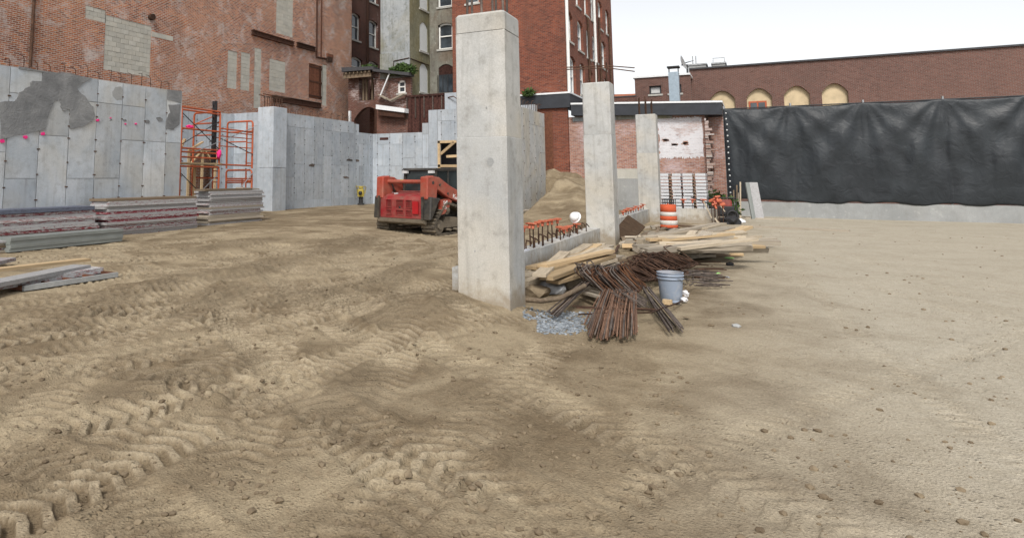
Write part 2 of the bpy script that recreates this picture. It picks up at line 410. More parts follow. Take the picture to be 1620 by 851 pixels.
M['wood_new'] = mat_wood('wood_new', (.38, .26, .14), (.53, .39, .23), (.62, .49, .32), .4)
M['wood_pale'] = mat_wood('wood_pale', (.36, .29, .20), (.51, .43, .32), (.60, .53, .43), .45)
M['wood_grey'] = mat_wood('wood_grey', (.23, .19, .15), (.40, .35, .28), (.52, .46, .38), .4)
M['wood_old'] = mat_wood('wood_old', (.10, .075, .055), (.19, .14, .095), (.30, .24, .17), .6)
M['wood_dark'] = mat_wood('wood_dark', (.045, .03, .02), (.085, .055, .036), (.14, .095, .06), .3)
M['form_a'] = mat_form('form_edge', (.50, .49, .49), (.20, .05, .06), .15)
M['form_b'] = mat_form('form_edge_red', (.48, .46, .46), (.22, .045, .055), .6)
M['form_c'] = mat_form('form_edge_blue', (.17, .19, .25), (.10, .10, .14), .6)
M['form_d'] = mat_form('form_edge_grey', (.54, .535, .54), (.32, .2, .2), .1)
M['board_grey'] = mat_plain('grey_green_board', (.20, .215, .205), .5, var=.22, scale=2)
M['alu'] = mat_plain('aluminium_form', (.62, .64, .67), .5, .35, var=.12)
M['alu_dark'] = mat_plain('form_gap', (.06, .06, .065), .8)
M['cap'] = mat_paint('orange_cap', (.52, .13, .065), (.5, .2, .12), .5, .55, 20)
M['drum_o'] = mat_paint('drum_orange', (.56, .095, .03), (.25, .06, .03), .5, .7, 9)
M['drum_w'] = mat_paint('drum_white', (.62, .60, .56), (.42, .2, .13), .5, .7, 9)
M['bucket'] = mat_paint('bucket_plastic', (.27, .32, .40), (.42, .42, .42), .45, .5, 7)
M['bucket_in'] = mat_plain('bucket_inside', (.33, .34, .37), .7)
M['hat'] = mat_plain('white_plastic', (.80, .81, .82), .35, var=.05)
M['dark'] = mat_plain('dark_plastic', (.022, .022, .024), .6)
M['yellow'] = mat_paint('yellow_paint', (.44, .34, .05), (.08, .07, .05), .5, .5, 8)
M['pink'] = mat_plain('pink_spray', (.80, .03, .22), .8, var=.2)
M['stone'] = mat_plain('stone', (.36, .37, .38), .9, var=.35, scale=6)
M['gravel'] = NT('gravel')
def _gr():
    m = M['gravel']; v = m.obj(); col = m.ramp(m.noise(v, 18, 2, .6), [(.3, (.10, .115, .13)), (.5, (.22, .245, .27)), (.72, (.38, .40, .42))])
    return m.done(col, .9, spec=.2)
M['gravel'] = _gr()
M['clod'] = NT('dirt_clod')
def _cl():
    m = M['clod']; v = m.obj(); col = m.ramp(m.noise(v, 6, 3, .6), [(.3, (.12, .09, .06)), (.7, (.27, .215, .145))])
    return m.done(col, .95, spec=.1)
M['clod'] = _cl()
M['leaf'] = NT('weed_leaf')
def _lf():
    m = M['leaf']; v = m.obj(); col = m.ramp(m.noise(v, 5, 3, .6), [(.3, (.02, .045, .012)), (.7, (.075, .13, .03))])
    return m.done(col, .6, spec=.3)
M['leaf'] = _lf()
M['galv'] = mat_plain('galvanised_duct', (.33, .40, .46), .45, .5)
M['paper'] = mat_plain('paper', (.74, .74, .76), .8)
M['lime'] = mat_plain('lime_plastic', (.35, .75, .22), .6)
M['greyroof'] = mat_plain('terracotta_far', (.45, .17, .10), .85, var=.2)

def _ground():
    m = NT('dirt_ground'); v = m.obj(world=True)
    big = m.noise(v, .22, 4, .55, .6); mid = m.noise(v, 1.1, 6, .65, .5); fine = m.noise(v, 9, 6, .7); grit = m.noise(v, 60, 4, .7)
    sand = m.mix(m.ramp(mid, [(.3, 0), (.7, 1)]), (.265, .21, .138), (.37, .303, .205))
    loam = m.mix(m.ramp(fine, [(.3, 0), (.7, 1)]), (.135, .102, .065), (.225, .172, .11))
    col = m.mix(m.ramp(m.math('ADD', m.math('MULTIPLY', mid, .6), m.math('MULTIPLY', big, .4)), [(.39, 0), (.56, 1)]), loam, sand)
    col = m.mix(m.math('MULTIPLY', m.ramp(fine, [(.55, 0), (.72, 1)]), .5), col, (.17, .12, .075))
    # pale trodden sand on the yard side of the columns
    sp = m.n('ShaderNodeSeparateXYZ'); m.lk(v, sp.inputs[0])
    e = m.math('ADD', m.math('SUBTRACT', m.math('MULTIPLY', sp.outputs['X'], .055), sp.outputs['Y']), m.math('MULTIPLY', m.math('SUBTRACT', mid, .5), 1.2))
    yard = m.ramp(m.math('MULTIPLY', m.math('ADD', e, .5), .45, True), [(0, 0), (1, 1)])
    yc = m.mix(m.ramp(m.math('ADD', m.math('MULTIPLY', fine, .5), m.math('MULTIPLY', mid, .5)), [(.35, 0), (.65, 1)]), (.37, .325, .25), (.49, .445, .36))
    yc = m.mix(m.math('MULTIPLY', m.ramp(mid, [(.58, 0), (.78, 1)]), .3), yc, (.27, .215, .15))
    col = m.mix(yard, col, yc)
    dy = m.n('ShaderNodeAttribute'); dy.attribute_name = 'lug_lit'  # pale sand colour on lug tops, stands in for light on the treads
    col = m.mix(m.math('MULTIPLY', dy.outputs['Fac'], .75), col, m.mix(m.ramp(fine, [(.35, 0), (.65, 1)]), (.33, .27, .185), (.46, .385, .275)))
    at = m.n('ShaderNodeAttribute'); at.attribute_name = 'moist'
    col = m.mix(m.math('MULTIPLY', at.outputs['Fac'], .7), col, m.mix(m.ramp(fine, [(.35, 0), (.65, 1)]), (.11, .083, .054), (.19, .146, .095)))
    col = m.mix(1, col, m.ramp(grit, [(.25, .72), (.75, 1.22)]), 'MULTIPLY')
    h = m.math('ADD', m.math('MULTIPLY', fine, .7), m.math('MULTIPLY', grit, .3))
    peb = m.ramp(m.voro(v, 22), [(.1, 1), (.32, 0)])
    h = m.math('ADD', h, m.math('MULTIPLY', peb, m.ramp(m.noise(v, 2.5, 2), [(.5, 0), (.62, .5)])))
    crumb = m.ramp(m.voro(v, 55), [(.0, 1), (.5, 0)])
    h = m.math('ADD', h, m.math('MULTIPLY', crumb, .2))
    return m.done(col, .97, m.bump(h, .75, .04), spec=.08)
M['ground'] = _ground()
# ------------------------------------------------------------------ ground
def _line(ox, oy, ang, l0, l1, gauge=1.5, wd=.42):  return ('L', ox, oy, math.radians(ang), l0, l1, gauge, wd)
def _arc(cx, cy, R, a0, a1, gauge=1.5, wd=.42):  return ('C', cx, cy, R, math.radians(a0), math.radians(a1), gauge, wd)
TRACKS = [_arc(3, -3, 9.5, 20, 85), _line(7, 6.2, -28, -5, 4), _line(6, 10, 24, -5, 9), _arc(10, 14, 8, 215, 330), _line(8, 4.6, -14, -5, 6), _arc(16, 16, 8.5, 180, 250), _line(4, 9, -18, -1, 10), _line(2.6, 3.4, 28, -.6, 6), _line(4, -2.5, 8, -3, 22, 1.7, .24), _line(5, -5, 22, -4, 20, 1.7, .24), _line(5, -1.2, -25, -3, 12, 1.7, .24), _line(12, 7.5, -2, -6, 6), _line(6.5, 5.2, 62, -2.5, 7), _line(8.5, 8.2, 78, -4, 5), _line(5.2, 6.6, -40, -3, 4),
          _arc(6, -6, 12.5, 50, 118), _arc(9, 20, 12.2, 235, 300), _line(4.5, 7.5, -8, -2, 13), _line(5.0, 4.6, 14, -3, 12),
          _arc(2, 12.5, 9.5, 275, 345), _line(9, 9, -35, -6, 4), _arc(14, -2, 9.2, 95, 150), _line(1.5, 5.5, -22, 0, 8), _arc(19, 14, 7.5, 190, 262),
          _line(3.2, .2, 52, -1.5, 8), _line(2.0, 2.6, -3, -1, 5.2), _arc(-1, 3.5, 4.2, -60, 40), _line(11, 10.5, 4, -4, 7)]
MOUNDS = [(*G(400, 428).xy, 1.5, .55, .22, 12), (*G(225, 462).xy, 1.6, .5, .20, 20), (*G(380, 393).xy, 2.0, .5, .20, 5), (*G(545, 388).xy, 2.6, .6, .17, 15),
          (*G(505, 470).xy, 1.3, .45, .14, -15), (*G(700, 478).xy, 1.0, .5, .16, -30), (*G(140, 500).xy, 1.3, .4, .12, 25), (*G(620, 450).xy, 1.7, .4, .12, 5),
          (*G(470, 345).xy, 4.0, .8, .18, 8), (*G(660, 505).xy, 1.0, .35, .12, -20), (*G(330, 480).xy, 1.4, .35, .10, 30), (*G(560, 620).xy, .7, .25, .08, 20), (*G(300, 600).xy, .8, .25, .09, -10)]
def gbase(x, y):
    x = np.asarray(x, float); y = np.asarray(y, float)
    z = .10 * sstep(7.5, 11.5, y) + .03 * fbm(x * .25, y * .25, 3, 3) * sstep(2, 6, np.hypot(x, y))
    ca, sa = 0, 0
    for mx, my, a, b, h, ang in MOUNDS:
        t = math.radians(ang); dx = x - mx; dy = y - my
        u = dx * math.cos(t) + dy * math.sin(t); v = -dx * math.sin(t) + dy * math.cos(t)
        z = z + .40 * h * np.exp(-((u / a) ** 2 + (v / b) ** 2)) * (1 + .5 * fbm(x * 2.2, y * 2.2, 3, 9))
    # spoil heap behind the grade beam, rising to the brick wall
    yc = 5.7 + (x - 20) * .22
    heap = sstep(19, 31, x) * 1.75 * np.where(y > yc, np.exp(-((y - yc) / 2.4) ** 2), 1 - sstep(.9, 2.9, yc - y)) * (1 - sstep(36, 37, x)) * (1 + .22 * fbm(x * .9, y * .9, 5, 21))
    heap = heap * np.where(x < 29.2, 1 - sstep(6.9, 7.6, y), 1)
    z = z + heap + .14 * sstep(3.6, 4.4, y) * (1 - sstep(4.8, 6.2, y)) * sstep(8, 10, x) * (1 - sstep(28, 31, x))
    # earth drifted against the near column, dug out on its yard side
    z = z + .16 * np.exp(-(((x - 7.2) / .8) ** 2 + ((y - 3.3) / .75) ** 2)) - .05 * np.exp(-(((x - 8.0) / .9) ** 2 + ((y - 1.9) / .7) ** 2))
    return z
def gdetail(x, y, full=False):
    x = np.asarray(x, float); y = np.asarray(y, float)
    # how churned: strong on the machine side, weak on the trodden yard side
    churn = sstep(.2, 1.8, y - .055 * x + .5 * fbm(x * .5, y * .5, 2, 31)) * .72 + .28
    churn = churn * np.where(x < 1, .8, 1)
    soft = fbm(x * .9, y * .9, 4, 40)
    z = churn * (.012 * soft + .007 * fbm(x * 3.1, y * 3.1, 4, 50) + .006 * fbm(x * 8, y * 8, 3, 60) + .005 * np.abs(fbm(x * 21, y * 21, 2, 65)))
    wob = .02 * fbm(x * 6, y * 6, 2, 77); wr0 = .3 + .7 * sstep(-.3, .25, fbm(x * .8 + 3, y * .8, 3, 70)); wr1 = .3 + .7 * sstep(-.3, .25, fbm(x * .8 - 9, y * .8, 3, 72)); brm = 1 + .9 * fbm(x * 5, y * 5, 2, 80)
    lug_lit = np.zeros_like(z); brk = np.clip(.85 + 1.0 * fbm(x * 4, y * 4, 3, 85), .3, 1.3)
    for T in TRACKS:
        if T[0] == 'L':
            _, ox, oy, a, l0, l1, gauge, wd = T
            dx = x - ox; dy = y - oy; l = dx * math.cos(a) + dy * math.sin(a); s = -dx * math.sin(a) + dy * math.cos(a)
            s = s + .25 * np.sin(l * .35 + ox) 
            win = sstep(l0, l0 + 1, l) * (1 - sstep(l1 - 1, l1, l))
        else:
            _, cx, cy, R, a0, a1, gauge, wd = T
            dx = x - cx; dy = y - cy; r = np.hypot(dx, dy); th = np.arctan2(dy, dx); th = np.where(th < a0 - .6, th + 2 * math.pi, th)
            l = th * R; s = r - R; win = sstep(a0, a0 + .1, th) * (1 - sstep(a1 - .1, a1, th))
        for sg in (-1, 1):
            q = s - sg * gauge / 2
            m = win * (1 - sstep(wd / 2 - .05, wd / 2 + .03, np.abs(q))) * churn
            wear = wr0 if sg > 0 else wr1
            lug = np.sin((l + .5 * np.abs(q) + wob) * 2 * math.pi / .13)
            lug = np.clip(lug * 3.5 + .2, -1, 1)
            z = z * (1 - .92 * m * wear) + m * wear * (-.018 + .02 * lug * brk)
            lug_lit = lug_lit * (1 - m * wear) + m * wear * np.clip(lug * brk, -.2, 1)  # mask of raised lugs that get the painted-in lighter tone
            berm = win * np.exp(-((np.abs(q) - wd / 2 - .06) / .06) ** 2) * churn
            z = z + berm * .011 * brm
    return (z, np.clip(lug_lit, 0, 1)) if full else z
def gz(x, y): return float(gbase(x, y) + gdetail(x, y))

def build_ground():
    h = HEAD
    dense = np.linspace(h - math.radians(49), h + math.radians(33), 860)
    rest = np.linspace(h + math.radians(33), h - math.radians(49) + 2 * math.pi, 50)[1:-1]
    ang = np.concatenate([dense, rest]); na = len(ang)
    r = np.concatenate([[.02, .5, 1.0], np.geomspace(1.6, 42, 700), np.geomspace(46, 420, 22)]); nr = len(r)
    A, R = np.meshgrid(ang, r); X = R * np.cos(A); Y = R * np.sin(A)
    dz_, lit_ = gdetail(X, Y, True)
    Z = gbase(X, Y) + dz_ * (1 - sstep(38, 46, R))
    co = np.stack([X, Y, Z], -1).reshape(-1, 3)
    i = np.arange(nr - 1)[:, None] * na; k = np.arange(na)[None, :]; l = (k + 1) % na
    q = np.stack([i + k, i + na + k, i + na + l, i + l], -1).reshape(-1, 4)
    me = bpy.data.meshes.new('ground'); me.vertices.add(len(co)); me.vertices.foreach_set('co', co.ravel())
    me.loops.add(q.size); me.loops.foreach_set('vertex_index', q.ravel().astype(np.int32))
    me.polygons.add(len(q)); me.polygons.foreach_set('loop_start', (np.arange(len(q)) * 4).astype(np.int32))
    me.update(calc_edges=True); me.polygons.foreach_set('use_smooth', np.ones(len(q), bool))
    # freshly turned (moist) soil on heaps and in patches
    mo = np.zeros_like(X)
    for mx, my, a, b, hh, an in MOUNDS:
        t = math.radians(an); u = (X - mx) * math.cos(t) + (Y - my) * math.sin(t); v = -(X - mx) * math.sin(t) + (Y - my) * math.cos(t)
        mo = np.maximum(mo, np.exp(-((u / (a * 1.1)) ** 2 + (v / (b * 1.1)) ** 2)))
    mo = sstep(.25, .75, mo + .3 * fbm(X * 1.3, Y * 1.3, 4, 90)) * .8
    at = me.attributes.new('moist', 'FLOAT', 'POINT'); at.data.foreach_set('value', mo.ravel().astype(np.float32))
    at = me.attributes.new('lug_lit', 'FLOAT', 'POINT'); at.data.foreach_set('value', lit_.ravel().astype(np.float32))
    me.materials.append(M['ground'])
    o = bpy.data.objects.new('ground', me); link(o); o['kind'] = 'structure'
build_ground()

# ------------------------------------------------------------------ concrete walls
CARD = ['first', 'second', 'third', 'fourth', 'fifth', 'sixth', 'seventh', 'eighth', 'ninth', 'tenth', 'eleventh', 'twelfth', 'thirteenth', 'fourteenth', 'fifteenth', 'sixteenth', 'seventeenth', 'eighteenth', 'nineteenth', 'twentieth']
def conc_wall(root, axis, c, segs, thick, pw, mat, zj=2.2, tie_dz=.62, seed=1, ties=True, base=-.5, phase=0.0):
    """segs: (u0, u1, z0, z1). axis 'Y': face on Y=c running along X; 'X': face on X=c running along Y."""
    rn = random.Random(seed); core = MB(); tb = MB(); gp = .011; dp = .022
    def bx(mb, u0, u1, d0, d1, z0, z1):
        if axis == 'Y': mb.box(u0, u1, c + d0, c + d1, z0, z1)
        else: mb.box(c + d0, c + d1, u0, u1, z0, z1)
    for (u0, u1, z0, z1) in segs:
        bx(core, u0, u1, dp, thick, z0, z1 - .004)
        cuts = [u0]; k = math.ceil((u0 + .12 - phase) / pw)
        while phase + k * pw < u1 - .12: cuts.append(phase + k * pw); k += 1
        cuts.append(u1)
        for a, b in zip(cuts[:-1], cuts[1:]):
            zs = [z0]
            j = zj + rn.choice([0, 0, 0, -.62, .45, .45])
            if z0 + .4 < j < z1 - .35: zs.append(j)
            if rn.random() < .35 and z0 < .3: zs.insert(1, .62) if len(zs) > 1 and zs[1] > 1.1 else None
            if z1 - zs[-1] > 1.5 and rn.random() < .5: zs.append(z1 - .62)
            zs.append(z1)
            for p, q in zip(zs[:-1], zs[1:]):
                mb = MB(); pr = rn.uniform(-.004, .004)
                bx(mb, a + gp, b - gp, pr, dp + .004, p + (gp * .6 if p > z0 else 0), q - (gp * .6 if q < z1 else 0))
                mb.build('panel', mat, root)
            if ties and a > u0 + .05:
                z = z0 + .35
                if z0 < 0: z = .42
                while z < z1 - .1:
                    tw = rn.uniform(.02, .042); bx(tb, a - tw, a + tw, -.012, .03, z - .014, z + .014); z += tie_dz * rn.choice([1, 1, 1, .5])
    core.build('wall_core', M['joint'], root)
    if ties and tb.v: tag(tb.build('tie_ends', M['rebar_dark'], root), kind='stuff')
    return root

C1 = 15.3
XA_end = onY(287, 200, C1).x
wa = thing('concrete_wall', 'tall concrete wall on the left with dark mortar smears and pink spray dots', 'wall', (0, 0, 0))
conc_wall(wa, 'Y', C1, [(3.0, XA_end, -.3, 4.22)], .35, .81, M['conc_a'], zj=2.18, seed=4, phase=onY(60.5, 240, C1).x)
# parging smeared over the top, traced on the wall face, given real thickness
def on_wall_poly(name, pts, mat, root, proud, rough=.02, sub=3, Y=C1):
    P = [onY(x, y, Y) for x, y in pts]; poly = []
    rn = random.Random(len(pts))
    for a, b in zip(P, P[1:] + P[:1]):
        for k in range(sub):
            q = a.lerp(b, k / sub); poly.append((q.x + rn.uniform(-rough, rough), q.z + rn.uniform(-rough, rough)))
    mb = MB(); mb.prism(poly, lambda u, z, d: (u, Y - d, z), -.004, proud)
    o = mb.build(name, mat, root)
    return o
s4 = 4.053
dk = [(0, 655), (95, 652), (120, 590), (185, 560), (200, 515), (270, 520), (280, 470), (120, 440), (120, 430), (290, 455), (400, 470), (470, 480), (585, 500), (500, 560), (495, 580), (560, 640), (595, 690), (605, 740), (585, 785), (520, 815), (450, 832), (445, 760), (440, 700), (400, 715), (385, 680), (385, 640), (345, 650), (310, 740), (290, 830), (200, 850), (120, 870), (0, 890)]
on_wall_poly('mortar_smear', [(x / s4, y / s4) for x, y in dk], M['parge'], wa, .02)
on_wall_poly('mortar_smear', [(x / s4, y / s4) for x, y in [(1080, 670), (1160, 670), (1150, 800), (1110, 832), (1062, 820), (1065, 760), (1090, 720)]], M['parge'], wa, .018)
on_wall_poly('mortar_smear', [(x / s4, y / s4) for x, y in [(1072, 574), (1164, 585), (1162, 664), (1072, 640)]], M['parge'], wa, .012, .01)
on_wall_poly('mortar_smear', [(x / s4, y / s4) for x, y in [(735, 565), (785, 560), (780, 640), (745, 645), (720, 610)]], M['conc_dark'], wa, .006, .03)
for x, y, r in [(800, 772, 12), (940, 778, 18), (1025, 765, 20), (710, 770, 9)]:
    pts = [(x + r * math.cos(a) * random.uniform(.6, 1.3), y + r * .8 * math.sin(a) * random.uniform(.5, 1.2)) for a in np.linspace(0, 6.28, 8)[:-1]]
    on_wall_poly('mortar_smear', [(p / s4, q / s4) for p, q in pts], M['parge'], wa, .01, .01, 2)
for x, y, r in [(3, 223.5, 4.3), (40, 217, 3.8), (67.5, 212, 3.5), (154, 190.5, 2.6), (174.5, 187, 1.3), (198, 196.5, 1.4), (214.5, 196.3, 1.8)]:
    pts = [(x + r * math.cos(a) * random.uniform(.75, 1.15), y + r * .72 * math.sin(a) * random.uniform(.75, 1.15)) for a in np.linspace(0, 6.28, 11)[:-1]]
    on_wall_poly('spray_mark', pts, M['pink'], wa, .026, .004, 2)
def dowels(root, pts, r=.009, h=(.25, .45), hook=.2, mat='rebar_dark', hd=(1, 0)):
    for (x, y, z) in pts:
        mb = MB(); hh = random.uniform(*h); jx, jy = random.uniform(-.05, .05), random.uniform(-.05, .05)
        P = [(x, y, z - .1), (x + jx * .4, y + jy * .4, z + hh * .8)]
        if hook: P += [(x + jx + hd[0] * hook * .2, y + jy + hd[1] * hook * .2, z + hh), (x + jx + hd[0] * hook, y + jy + hd[1] * hook, z + hh + random.uniform(-.02, .03))]
        else: P += [(x + jx, y + jy, z + hh)]
        mb.tube(P, r, 5); mb.build('rebar', M[mat], root)
dowels(wa, [(X, C1 + .2, 4.2) for X in np.arange(9.3, XA_end, .36)], h=(.22, .42), hook=-.14)

# recessed wall behind the scaffold, with a braced doorway
wb = thing('concrete_wall', 'recessed concrete wall with lumber braced doorway behind the orange scaffold', 'wall')
YB = 21.0
d0, d1 = onY(296, 270, YB).x, onY(341, 270, YB).x; dz = onY(318, 236, YB).z
conc_wall(wb, 'Y', YB, [(14.0, d0, -.3, 4.5), (d0, d1, dz, 4.5), (d1, 23.6, -.3, 4.5)], .35, .81, M['conc'], seed=7)
for (a, b) in [((d0 + .05, -.1), (d0 + .05, dz)), ((d1 - .05, -.1), (d1 - .05, dz)), ((d0, dz - .05), (d1, dz - .05)), ((d0 + .1, dz - .7), (d0 + .75, dz - .1)), (((d0 + d1) / 2, -.1), ((d0 + d1) / 2, dz)), ((d1 - .1, dz - .7), (d1 - .7, dz - .1))]:
    mb = MB(); mb.beam((a[0], YB - .02, a[1]), (b[0], YB - .02, b[1]), .12, .05, (0, 1, 0) if abs(a[0] - b[0]) < .01 else (0, 0, 1)); mb.build('brace', M['wood_new'], wb)
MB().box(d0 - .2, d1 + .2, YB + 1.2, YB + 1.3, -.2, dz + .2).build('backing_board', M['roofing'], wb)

# corner pilaster, long tied wall, back wall
wc = thing('concrete_pilaster', 'square concrete corner pilaster with bent bars on top, right of scaffold', 'pilaster', (23.2, 18.5, 0))
def lbox(root, mat, name, x0, x1, y0, y1, z0, z1, ch=.02):
    L = root.location; return MB().cbox(x0 - L.x, x1 - L.x, y0 - L.y, y1 - L.y, z0 - L.z, z1 - L.z, ch).build(name, mat, root)
ptop = 1.6 + (280 - 168) * 29.3 / 1047
lbox(wc, M['conc'], 'shaft', 23.2, 24.2, 18.5, 19.4, 2.02, ptop)
lbox(wc, M['conc'], 'shaft', 23.205, 24.195, 18.505, 19.4, -.4, 2.0)
for k in range(9):
    x, y = 23.3 + (k % 5) * .19, 18.7 + (k // 5) * .4
    MB().tube([(x - 23.2, y - 18.5, ptop - .1), (x - 23.2, y - 18.5, ptop + .42), (x - 23.2 + .06 * (-1) ** k, y - 18.5, ptop + .5), (x - 23.2 + (.65 if k % 3 else -.6), y - 18.5, ptop + .52)], .022, 6).build('rebar', M['rebar_dark'], wc)
wr = thing('concrete_wall', 'short return concrete wall between the scaffold and the corner pilaster', 'wall')
conc_wall(wr, 'X', 23.45, [(19.4, 21.3, -.3, 4.55)], .3, .81, M['conc'], seed=3)
wd_ = thing('concrete_wall', 'long pale concrete wall with rows of tie ends beside the pilaster', 'wall')
YC = 18.9; XC = 32.8
x560, x568 = onY(560, 240, YC).x, onY(568, 240, YC).x
conc_wall(wd_, 'Y', YC, [(24.2, x560, .5, 4.58), (24.2, x560, -.3, .5 - .002), (x560, x568, -.3, 4.5), (x568, XC - .002, -.3, 4.05)], .35, .80, M['conc'], seed=9, tie_dz=.46, phase=24.55)
dowels(wd_, [(X, YC + .15 + .1 * (i % 2), 4.56) for i, X in enumerate(np.arange(24.4, x560, .3))], h=(.2, .42), hook=.22)
MB().beam((24.27, YC - .02, .4), (24.33, YC - .02, 2.55), .1, .04, (0, 1, 0)).build('batten', M['wood_new'], wd_)
for px, py in [(548, 281), (553, 253), (565, 254), (494, 262)]:
    pts = [(px + 5 * math.cos(a) * random.uniform(.3, 1.3), py + 2 * math.sin(a) * random.uniform(.3, 1.6)) for a in np.linspace(0, 6.28, 10)[:-1]]
    on_wall_poly('stain_patch', pts, M['rebar_grey'], wd_, .012, .01, 2, YC)
we = thing('concrete_wall', 'stepped concrete back wall with timber braced opening behind the loader', 'wall')
y668, y678, y695 = [onX(p, 230, XC).y for p in (668, 678, 695)]
o0, o1 = onX(692.5, 245, XC).y, onX(748, 245, XC).y
oz0, oz1 = onX(705, 266, XC).z, onX(705, 223, XC).z
conc_wall(we, 'X', XC, [(y668, YC + .3, -.3, 4.05), (y678, y668, -.3, 4.55), (o0, y678, -.3, 5.25), (o1, o0, -.3, oz0), (o1, o0, oz1, 5.25), (9.4, o1, -.3, 5.25)], .35, .80, M['conc'], seed=13, phase=.2)
MB().box(XC + .12, XC + .4, y695 - 1.6, y695 - .3, 5.25, 6.15).build('upstand', M['conc'], we)
MB().tube([(XC + .1, y695 - .5, 5.9), (XC - .1, y695 - .9, 5.92), (XC - .12, y695 - 1.15, 5.75), (XC - .1, y695 - 1.2, 5.3)], .03, 6).build('conduit', M['rebar_dark'], we)
MB().box(XC + .05, XC + .3, onX(601, 219, XC).y - .55, onX(601, 219, XC).y, onX(601, 222, XC).z, onX(601, 218, XC).z).build('slot_frame', M['rust_sheet'], we).location = (-.06, 0, 0)
for a, b in [((o0 - .06, oz0), (o0 - .06, oz1)), ((o0, oz1 - .05), (o1, oz1 - .05)), ((o0 - .15, oz0 + .75), (o0 - .95, oz1 - .1)), ((o0 - .5, oz0 + .62), (o1, oz0 + .66)), ((o0, oz0 + .12), (o1 + .5, oz0 + .1)), ((o1 + .06, oz0), (o1 + .06, oz1))]:
    MB().beam((XC + .05, a[0], a[1]), (XC + .05, b[0], b[1]), .14, .1, (1, 0, 0)).build('brace', M['wood_new'], we)
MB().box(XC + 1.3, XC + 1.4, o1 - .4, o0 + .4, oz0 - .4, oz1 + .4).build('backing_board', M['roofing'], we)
# wall right of the near column
wf = thing('concrete_wall', 'narrow concrete wall with vertical joints seen right of the nearest column', 'wall')
YD = 8.0; xd1 = onY(863, 250, YD).x
conc_wall(wf, 'Y', YD, [(23.2, xd1, .3, 4.42)], .4, .80, M['conc_w'], seed=17, tie_dz=.5, phase=onY(829.5, 250, YD).x)
conc_wall(wf, 'Y', YD - .22, [(23.2, xd1 + .15, -.4, .24)], .8, .80, M['conc'], seed=18, ties=False)
MB().box(23.2, xd1 + .2, YD - .26, YD - .02, .245, .30).build('ledge_board', M['wood_grey'], wf)
dowels(wf, [(X, YD + .2, 4.4) for X in np.arange(25.6, xd1, .3)], h=(.3, .5), hook=.3, r=.012)

# ------------------------------------------------------------------ columns and grade beams
def column(label, x0, x1, y0, y1, ztop, zj, mat, cap=None):
    t = thing('concrete_column', label, 'column', ((x0 + x1) / 2, (y0 + y1) / 2, 0), 0, 'row of concrete columns')
    a, b = (x1 - x0) / 2, (y1 - y0) / 2
    if cap:
        MB().cbox(-a, a, -b, b, zj + .002, cap - .003, .012).build('shaft', mat, t)
        o = MB().cbox(-a - .003, a + .003, -b - .003, b + .003, cap - .002, ztop, .028).build('cap', mat, t)
    else: MB().cbox(-a, a, -b, b, zj + .004, ztop, .022).build('shaft', mat, t)
    MB().cbox(-a - .004, a + .004, -b - .004, b + .004, -.6, zj, .008).build('shaft', mat, t)
    return t
c1p = column('largest concrete column, nearest the camera, with a rough cap', 7.70, 8.30, 2.57, 3.22, 3.66, 2.09, M['conc_w'], 3.42)
for k, (dx, dy) in enumerate([(-.2, .2), (-.2, 0), (-.22, -.2), (.1, .25), (.2, -.2), (.22, 0), (0, -.22)]):
    MB().tube([(dx, dy, 3.5), (dx + random.uniform(-.02, .02), dy + random.uniform(-.02, .02), 4.5)], .016, 6).build('rebar', M['rebar_grey'], c1p)
# spalls and tie-hole plugs on the near faces
for (yy, zz, r) in [(-.12, 1.78, .042), (.1, .7, .009), (-.08, 2.45, .010)]:
    pts = [(yy + r * math.cos(a) * random.uniform(.75, 1.2), zz + r * 1.2 * math.sin(a) * random.uniform(.75, 1.2)) for a in np.linspace(0, 6.28, 12)[:-1]]
    MB().prism(pts, lambda u, z, d: (-.3 - d, u, z), -.01, .007).build('patch', M['conc_dark'], c1p)
c2p = column('middle concrete column rising behind the loose lumber', 16.5, 17.1, 2.9, 3.55, 3.9, 2.62, M['conc_w'])
for dx, dy in [(-.15, .2), (.15, .2), (.2, -.2)]: pass
b1, b2 = onX(897, 107, 16.55), onX(1000, 104, 16.55)
for dz in (0, -.09):
    MB().tube([(16.55 - 16.8, 3.2 + .72 - 3.225, b1.z + dz * .6), (.1, -.2, b1.z + .02 + dz * .6), (.15, b2.y - 3.225, b2.z + dz)], .014, 6).build('rebar', M['rebar_dark'], c2p)
MB().tube([(0, 0, 3.7), (0, 0, b1.z + .1)], .018, 6).build('rebar', M['rebar_dark'], c2p)
MB().tube([(.1, -.2, 3.7), (.1, -.2, b1.z + .1)], .018, 6).build('rebar', M['rebar_dark'], c2p)
c3p = column('farthest concrete column with three dark bars on top', 25.25, 25.85, 2.9, 3.58, 3.84, 2.45, M['conc_w'])
for dy in (.22, .0, -.2):
    for e in (0, .07): MB().tube([(e, dy + e * .5, 3.7), (e + .01, dy + e * .5, 4.3 + random.uniform(0, .3))], .02, 6).build('rebar', M['rebar_dark'], c3p)
gb = thing('grade_beam', 'low concrete beam with capped rebar between the two nearer columns', 'beam', (12, 3.4, 0))
MB().box(-3.7, -.6, -.16, .16, -.6, .40).build('beam_body', M['conc_w'], gb)
MB().box(-.585, 4.5, -.165, .155, -.6, .385).build('beam_body', M['conc_w'], gb)
MB().box(-2.3, -1.2, -.155, .12, .40, .425).build('grout_pad', M['whitewash'], gb)
gb2 = thing('grade_beam', 'low concrete beam behind the middle column running to the farthest column', 'beam', (21, 3.4, 0))
MB().box(-3.9, 4.25, -.16, .16, -.6, .47).build('beam_body', M['conc_w'], gb2)
gb3 = thing('grade_beam', 'short low concrete beam behind the striped orange drum', 'beam', (25.6, 2, 0))
yb3 = onX(1134, 340, 25.4).y
MB().box(-.2, .2, yb3 - 2, .9, -.6, .50).build('beam_body', M['conc_w'], gb3)
